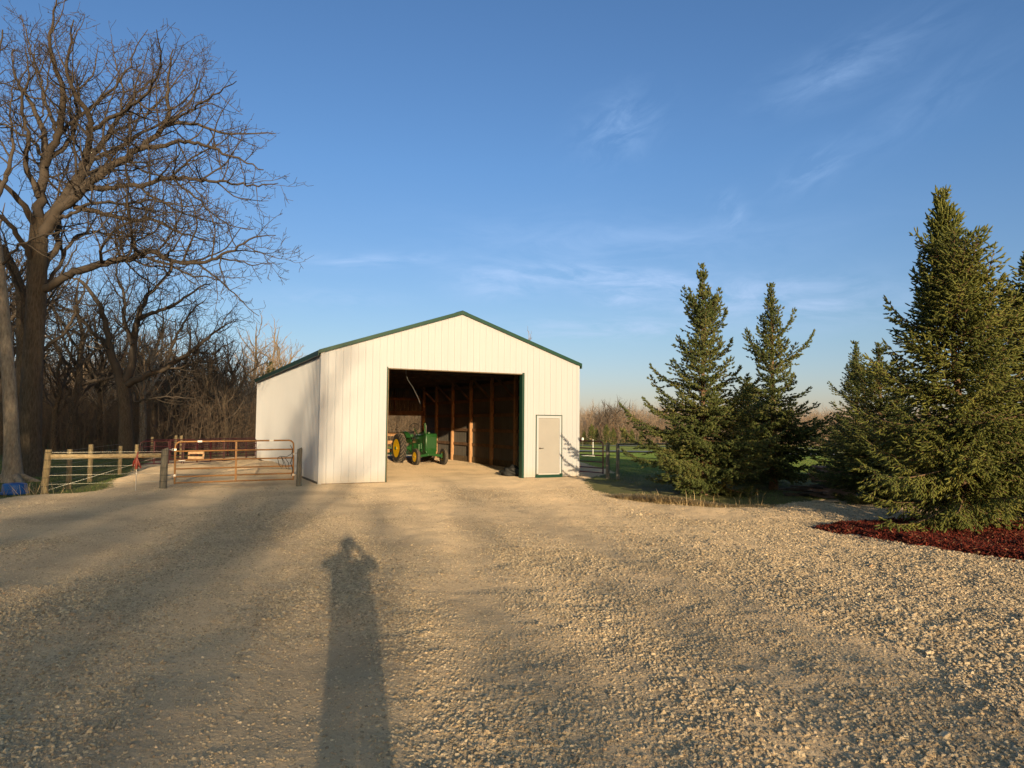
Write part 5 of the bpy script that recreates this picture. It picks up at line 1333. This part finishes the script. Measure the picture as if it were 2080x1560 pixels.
# ------------------------------------------------------------------ the photographer, known by the shadow
def photographer():
    gz = hz(-.02, -.34)
    root = thing('person', 'person at the camera holding up a phone, known by the long shadow', 'person', (0, -.36, gz))
    top = CH-gz                                    # phone height above the feet
    J = {'pel': (0, 0, .98, .175), 'wst': (0, .01, 1.12, .165), 'chs': (0, 0, 1.34, .18), 'nk0': (0, -.01, 1.50, .085), 'nk1': (0, .0, 1.56, .06), 'hd0': (0, .02, 1.62, .082), 'hd1': (0, .01, 1.70, .098), 'hd2': (0, .0, 1.765, .07)}
    for s, n in ((-1, 'l'), (1, 'r')):
        J.update({'hip'+n: (s*.095, 0, .93, .125), 'kn'+n: (s*.10, .01, .52, .088), 'an'+n: (s*.11, -.02, .10, .06), 'to'+n: (s*.15, .14, .04, .038),
                  'sh'+n: (s*.185, 0, 1.455, .072), 'el'+n: (s*.33, .12, 1.41, .055), 'wr'+n: (s*.125, .275, top-.07, .031), 'pa'+n: (s*.10, .315, top-.02, .034)})
    E_ = [('pel', 'wst'), ('wst', 'chs'), ('chs', 'nk0'), ('nk0', 'nk1'), ('nk1', 'hd0'), ('hd0', 'hd1'), ('hd1', 'hd2')]
    for n in 'lr': E_ += [('pel', 'hip'+n), ('hip'+n, 'kn'+n), ('kn'+n, 'an'+n), ('an'+n, 'to'+n), ('chs', 'sh'+n), ('sh'+n, 'el'+n), ('el'+n, 'wr'+n), ('wr'+n, 'pa'+n)]
    for s, n in ((-1, 'l'), (1, 'r')):
        for i in range(4):      # fingers reach behind the phone's edge
            a = J['pa'+n]; z = a[2]+.026-.018*i; J[f'f{i}a{n}'] = (s*.098, .330, z, .0105); J[f'f{i}b{n}'] = (s*(.088-.004*i), .343, z+.004, .009); J[f'f{i}c{n}'] = (s*(.070+.003*i), .3445, z+.003, .008)
            E_ += [('pa'+n, f'f{i}a{n}'), (f'f{i}a{n}', f'f{i}b{n}'), (f'f{i}b{n}', f'f{i}c{n}')]
        J['t0'+n] = (s*.085, .31, top-.05, .013); J['t1'+n] = (s*.06, .325, top-.045, .010); E_ += [('pa'+n, 't0'+n), ('t0'+n, 't1'+n)]
    for k_, q_ in list(J.items()):
        if q_[2] < 1.5 and k_[:2] not in ('wr', 'pa', 'el') and k_[0] not in 'ft': J[k_] = (q_[0]+.115-.10*max(0, (q_[2]-.9)/.6),)+tuple(q_[1:])
        elif k_[:2] == 'to': J[k_] = (q_[0]+.115,)+tuple(q_[1:])
    ks = list(J); me = bpy.data.meshes.new('body'); me.from_pydata([J[k_][:3] for k_ in ks], [(ks.index(a), ks.index(b)) for a, b in E_], [])
    o = link('body', me, None, root)
    sk = o.modifiers.new('skin', 'SKIN'); sk.use_smooth_shade = True
    for i, k_ in enumerate(ks):
        sv = me.skin_vertices[0].data[i]; r = J[k_][3]; sv.radius = (r*(1.25 if k_ in ('chs', 'wst', 'pel') else 1), r*(.8 if k_ in ('chs', 'wst', 'pel') else 1)); sv.use_root = (k_ == 'pel')
    o.modifiers.new('sub', 'SUBSURF').render_levels = 2
    m, nt, b = mat('clothed_figure'); me.materials.append(m)
    sx = N(nt, 'ShaderNodeSeparateXYZ'); tc = N(nt, 'ShaderNodeTexCoord'); nt.links.new(tc.outputs['Object'], sx.inputs[0])
    legs = mth(nt, 'LESS_THAN', sx.outputs[2], .98); shoe = mth(nt, 'LESS_THAN', sx.outputs[2], .09); neck = mth(nt, 'GREATER_THAN', sx.outputs[2], 1.53); hands = mth(nt, 'GREATER_THAN', sx.outputs[1], .285)
    c = mixc(nt, legs, (.16, .17, .19), (.03, .05, .10)); c = mixc(nt, shoe, c, (.03, .025, .02)); c = mixc(nt, mth(nt, 'MAXIMUM', neck, hands), c, (.52, .31, .22)); nt.links.new(c, b.inputs['Base Color']); b.inputs['Roughness'].default_value = .75
    # face and hair
    mb = MB(); mb.add([(-.012, .098, 1.672), (.012, .098, 1.672), (.018, .10, 1.645), (-.018, .10, 1.645), (0, .128, 1.648), (0, .102, 1.69)], [(0, 1, 5), (0, 4, 3), (0, 5, 4), (5, 1, 4), (1, 2, 4), (3, 4, 2), (0, 3, 2, 1)])
    skin = simple('skin', (.52, .31, .22), .6, var=.06); mb.build('nose', skin, root, smooth=True)
    for s in (-1, 1):
        MB().lathe([(0, -.012), (.010, -.006), (.012, 0), (.010, .006), (0, .012)], 12, 'y', (s*.034, .090, 1.693)).build('eye', M['whitepaint'], root, smooth=True)
        MB().lathe([(0, -.008), (.022, -.006), (.026, 0), (.02, .008), (0, .01)], 12, 'x', (s*.098, .0, 1.675)).build('ear', skin, root, smooth=True)
    MB().tube([(-.024, .098, 1.622), (0, .104, 1.62), (.024, .098, 1.622)], .006, 6).build('mouth', M['redplastic'], root)
    mb = MB(); prof = []
    for i in range(9): a = i/8*1.65; prof.append((.112*math.sin(a), 1.69+.125*math.cos(a)))
    mb.lathe(prof[::-1], 24, 'z', (0, -.012, 0)); mb.build('hair', M['darkwood'], root, smooth=True)
    ph = thing('phone', 'black phone held level in both hands at the camera position', 'phone', (0, -.0105, CH))
    MB().box(-.078, .078, -.0035, .0035, -.037, .037).build('case', M['blackmetal'], ph, .0025)
    MB().box(-.074, .074, -.0042, -.0036, -.033, .033).build('screen', M['black'], ph)
photographer()

# ------------------------------------------------------------------ world, sun, camera
w = bpy.data.worlds.new('World'); sc.world = w; w.use_nodes = True; nt = w.node_tree
bg = nt.nodes['Background']; sky = nt.nodes.new('ShaderNodeTexSky'); sky.sky_type = 'NISHITA'; sky.sun_disc = False
sky.sun_elevation = SUN_EL; sky.sun_rotation = R(180-12.58); sky.air_density = 1.0; sky.dust_density = .6; sky.ozone_density = 1.6; sky.altitude = 250
tc = nt.nodes.new('ShaderNodeTexCoord'); sx = nt.nodes.new('ShaderNodeSeparateXYZ'); nt.links.new(tc.outputs['Generated'], sx.inputs[0])
az = mth(nt, 'ARCTAN2', sx.outputs[0], sx.outputs[1]); el = mth(nt, 'ARCSINE', sx.outputs[2])
cv = nt.nodes.new('ShaderNodeCombineXYZ')
def azel(u, v):
    d = ray(u, v); l = math.sqrt(sum(k_*k_ for k_ in d)); return math.atan2(d[0], d[1]), math.asin(d[2]/l)
def wisp(u, v, su, sv, rot, amp, ns, nr, seed):
    a0, e0 = azel(u, v); c_, s_ = math.cos(R(rot)), math.sin(R(rot))
    da = mth(nt, 'SUBTRACT', az, a0); de = mth(nt, 'SUBTRACT', el, e0)
    p = mth(nt, 'ADD', mth(nt, 'MULTIPLY', da, c_), mth(nt, 'MULTIPLY', de, s_)); q = mth(nt, 'SUBTRACT', mth(nt, 'MULTIPLY', de, c_), mth(nt, 'MULTIPLY', da, s_))
    ga = mth(nt, 'ADD', mth(nt, 'POWER', mth(nt, 'MULTIPLY', p, F/su), 2.0), mth(nt, 'POWER', mth(nt, 'ABSOLUTE', mth(nt, 'MULTIPLY', q, F/sv)), 2.0))
    ga = mth(nt, 'EXPONENT', mth(nt, 'MULTIPLY', ga, -1.0))
    cb = nt.nodes.new('ShaderNodeCombineXYZ'); nt.links.new(mth(nt, 'MULTIPLY', p, ns), cb.inputs[0]); nt.links.new(mth(nt, 'MULTIPLY', q, ns*nr), cb.inputs[1]); cb.inputs[2].default_value = seed
    nz = N(nt, 'ShaderNodeTexNoise'); nz.inputs['Scale'].default_value = 1; nz.inputs['Detail'].default_value = 6; nz.inputs['Roughness'].default_value = .62; nz.inputs['Distortion'].default_value = .6; nt.links.new(cb.outputs[0], nz.inputs['Vector'])
    t = mth(nt, 'MULTIPLY', mth(nt, 'SUBTRACT', nz.outputs['Fac'], .40), 3.2, clamp=True)
    return mth(nt, 'MULTIPLY', mth(nt, 'MULTIPLY', ga, t), amp*(.85 if v < 400 else 1.25))
tot = None
for a_ in [(1255, 262, 75, 50, 25, .34, 16, 2, 1), (1735, 130, 150, 42, 12, .22, 10, 3, 2), (1690, 160, 90, 16, 10, .2, 14, 4, 9), (1230, 567, 230, 24, -5, .55, 9, 5, 3), (1260, 605, 60, 22, -10, .4, 16, 3, 4), (1650, 345, 60, 30, 25, .25, 14, 3, 5),
           (1010, 577, 90, 30, 0, .4, 12, 3, 6), (760, 530, 160, 14, 4, .35, 9, 5, 7), (1560, 610, 220, 45, -4, .5, 9, 3, 8), (1260, 668, 230, 22, 0, .45, 8, 5, 10), (1250, 500, 350, 60, 0, .18, 6, 4, 11), (1485, 430, 26, 40, 30, .2, 20, 2, 12), (680, 610, 120, 20, 0, .22, 10, 4, 13), (1850, 230, 160, 40, 25, .12, 9, 3, 14)]:
    x = wisp(*a_); tot = x if tot is None else mth(nt, 'ADD', tot, x)
lum = nt.nodes.new('ShaderNodeRGBToBW')
cl = mixc(nt, mth(nt, 'MINIMUM', tot, .8), sky.outputs[0], (6.2, 6.6, 7.2))
tint = ramp(nt, sx.outputs[2], [(0, (.95, .90, 1.27)), (.05, (.94, .94, 1.27)), (.12, (.93, 1.03, 1.30)), (.35, (.88, 1.17, 1.58)), (1, (.82, 1.17, 1.62))]).outputs[0]
cl = mixc(nt, 1.0, cl, tint, 'MULTIPLY')
# sunward sky, out of view, boosted and warmed to lift the fill light
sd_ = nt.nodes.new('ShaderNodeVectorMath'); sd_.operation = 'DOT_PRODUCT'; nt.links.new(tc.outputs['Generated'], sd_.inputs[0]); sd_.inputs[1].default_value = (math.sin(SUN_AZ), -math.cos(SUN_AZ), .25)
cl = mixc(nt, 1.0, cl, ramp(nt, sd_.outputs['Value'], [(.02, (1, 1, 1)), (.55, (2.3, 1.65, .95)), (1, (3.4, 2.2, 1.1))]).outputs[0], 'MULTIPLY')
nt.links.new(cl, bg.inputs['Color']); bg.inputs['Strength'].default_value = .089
sl = bpy.data.lights.new('sun', 'SUN'); sl.energy = 5.0; sl.angle = R(.53); sl.color = (1, .77, .46)
so = bpy.data.objects.new('sun', sl); C.objects.link(so)
dv = Vector((-math.sin(SUN_AZ)*math.cos(SUN_EL), math.cos(SUN_AZ)*math.cos(SUN_EL), -math.sin(SUN_EL)))
so.rotation_euler = dv.to_track_quat('-Z', 'Y').to_euler(); so.location = (10, -40, 30)
cam = bpy.data.cameras.new('camera'); co = bpy.data.objects.new('camera', cam); C.objects.link(co); sc.camera = co
cam.sensor_width = 36; cam.lens = 36*F/2080; cam.clip_start = .05; cam.clip_end = 6000
fw = Vector((0, _c, _s)); up_ = Vector((0, -_s, _c)); rt = Vector((1, 0, 0))
r2 = rt*_cr-up_*_sr; u2 = rt*_sr+up_*_cr
mw = Matrix((r2, u2, -fw)).transposed().to_4x4(); mw.translation = Vector((0, 0, CH)); co.matrix_world = mw
sc.view_settings.view_transform = 'Standard'; sc.view_settings.look = 'None'; sc.view_settings.exposure = 0.29; sc.view_settings.gamma = 1
sc.render.engine = 'CYCLES'; sc.cycles.max_bounces = 5; sc.cycles.diffuse_bounces = 3; sc.cycles.glossy_bounces = 2; sc.cycles.use_denoising = True
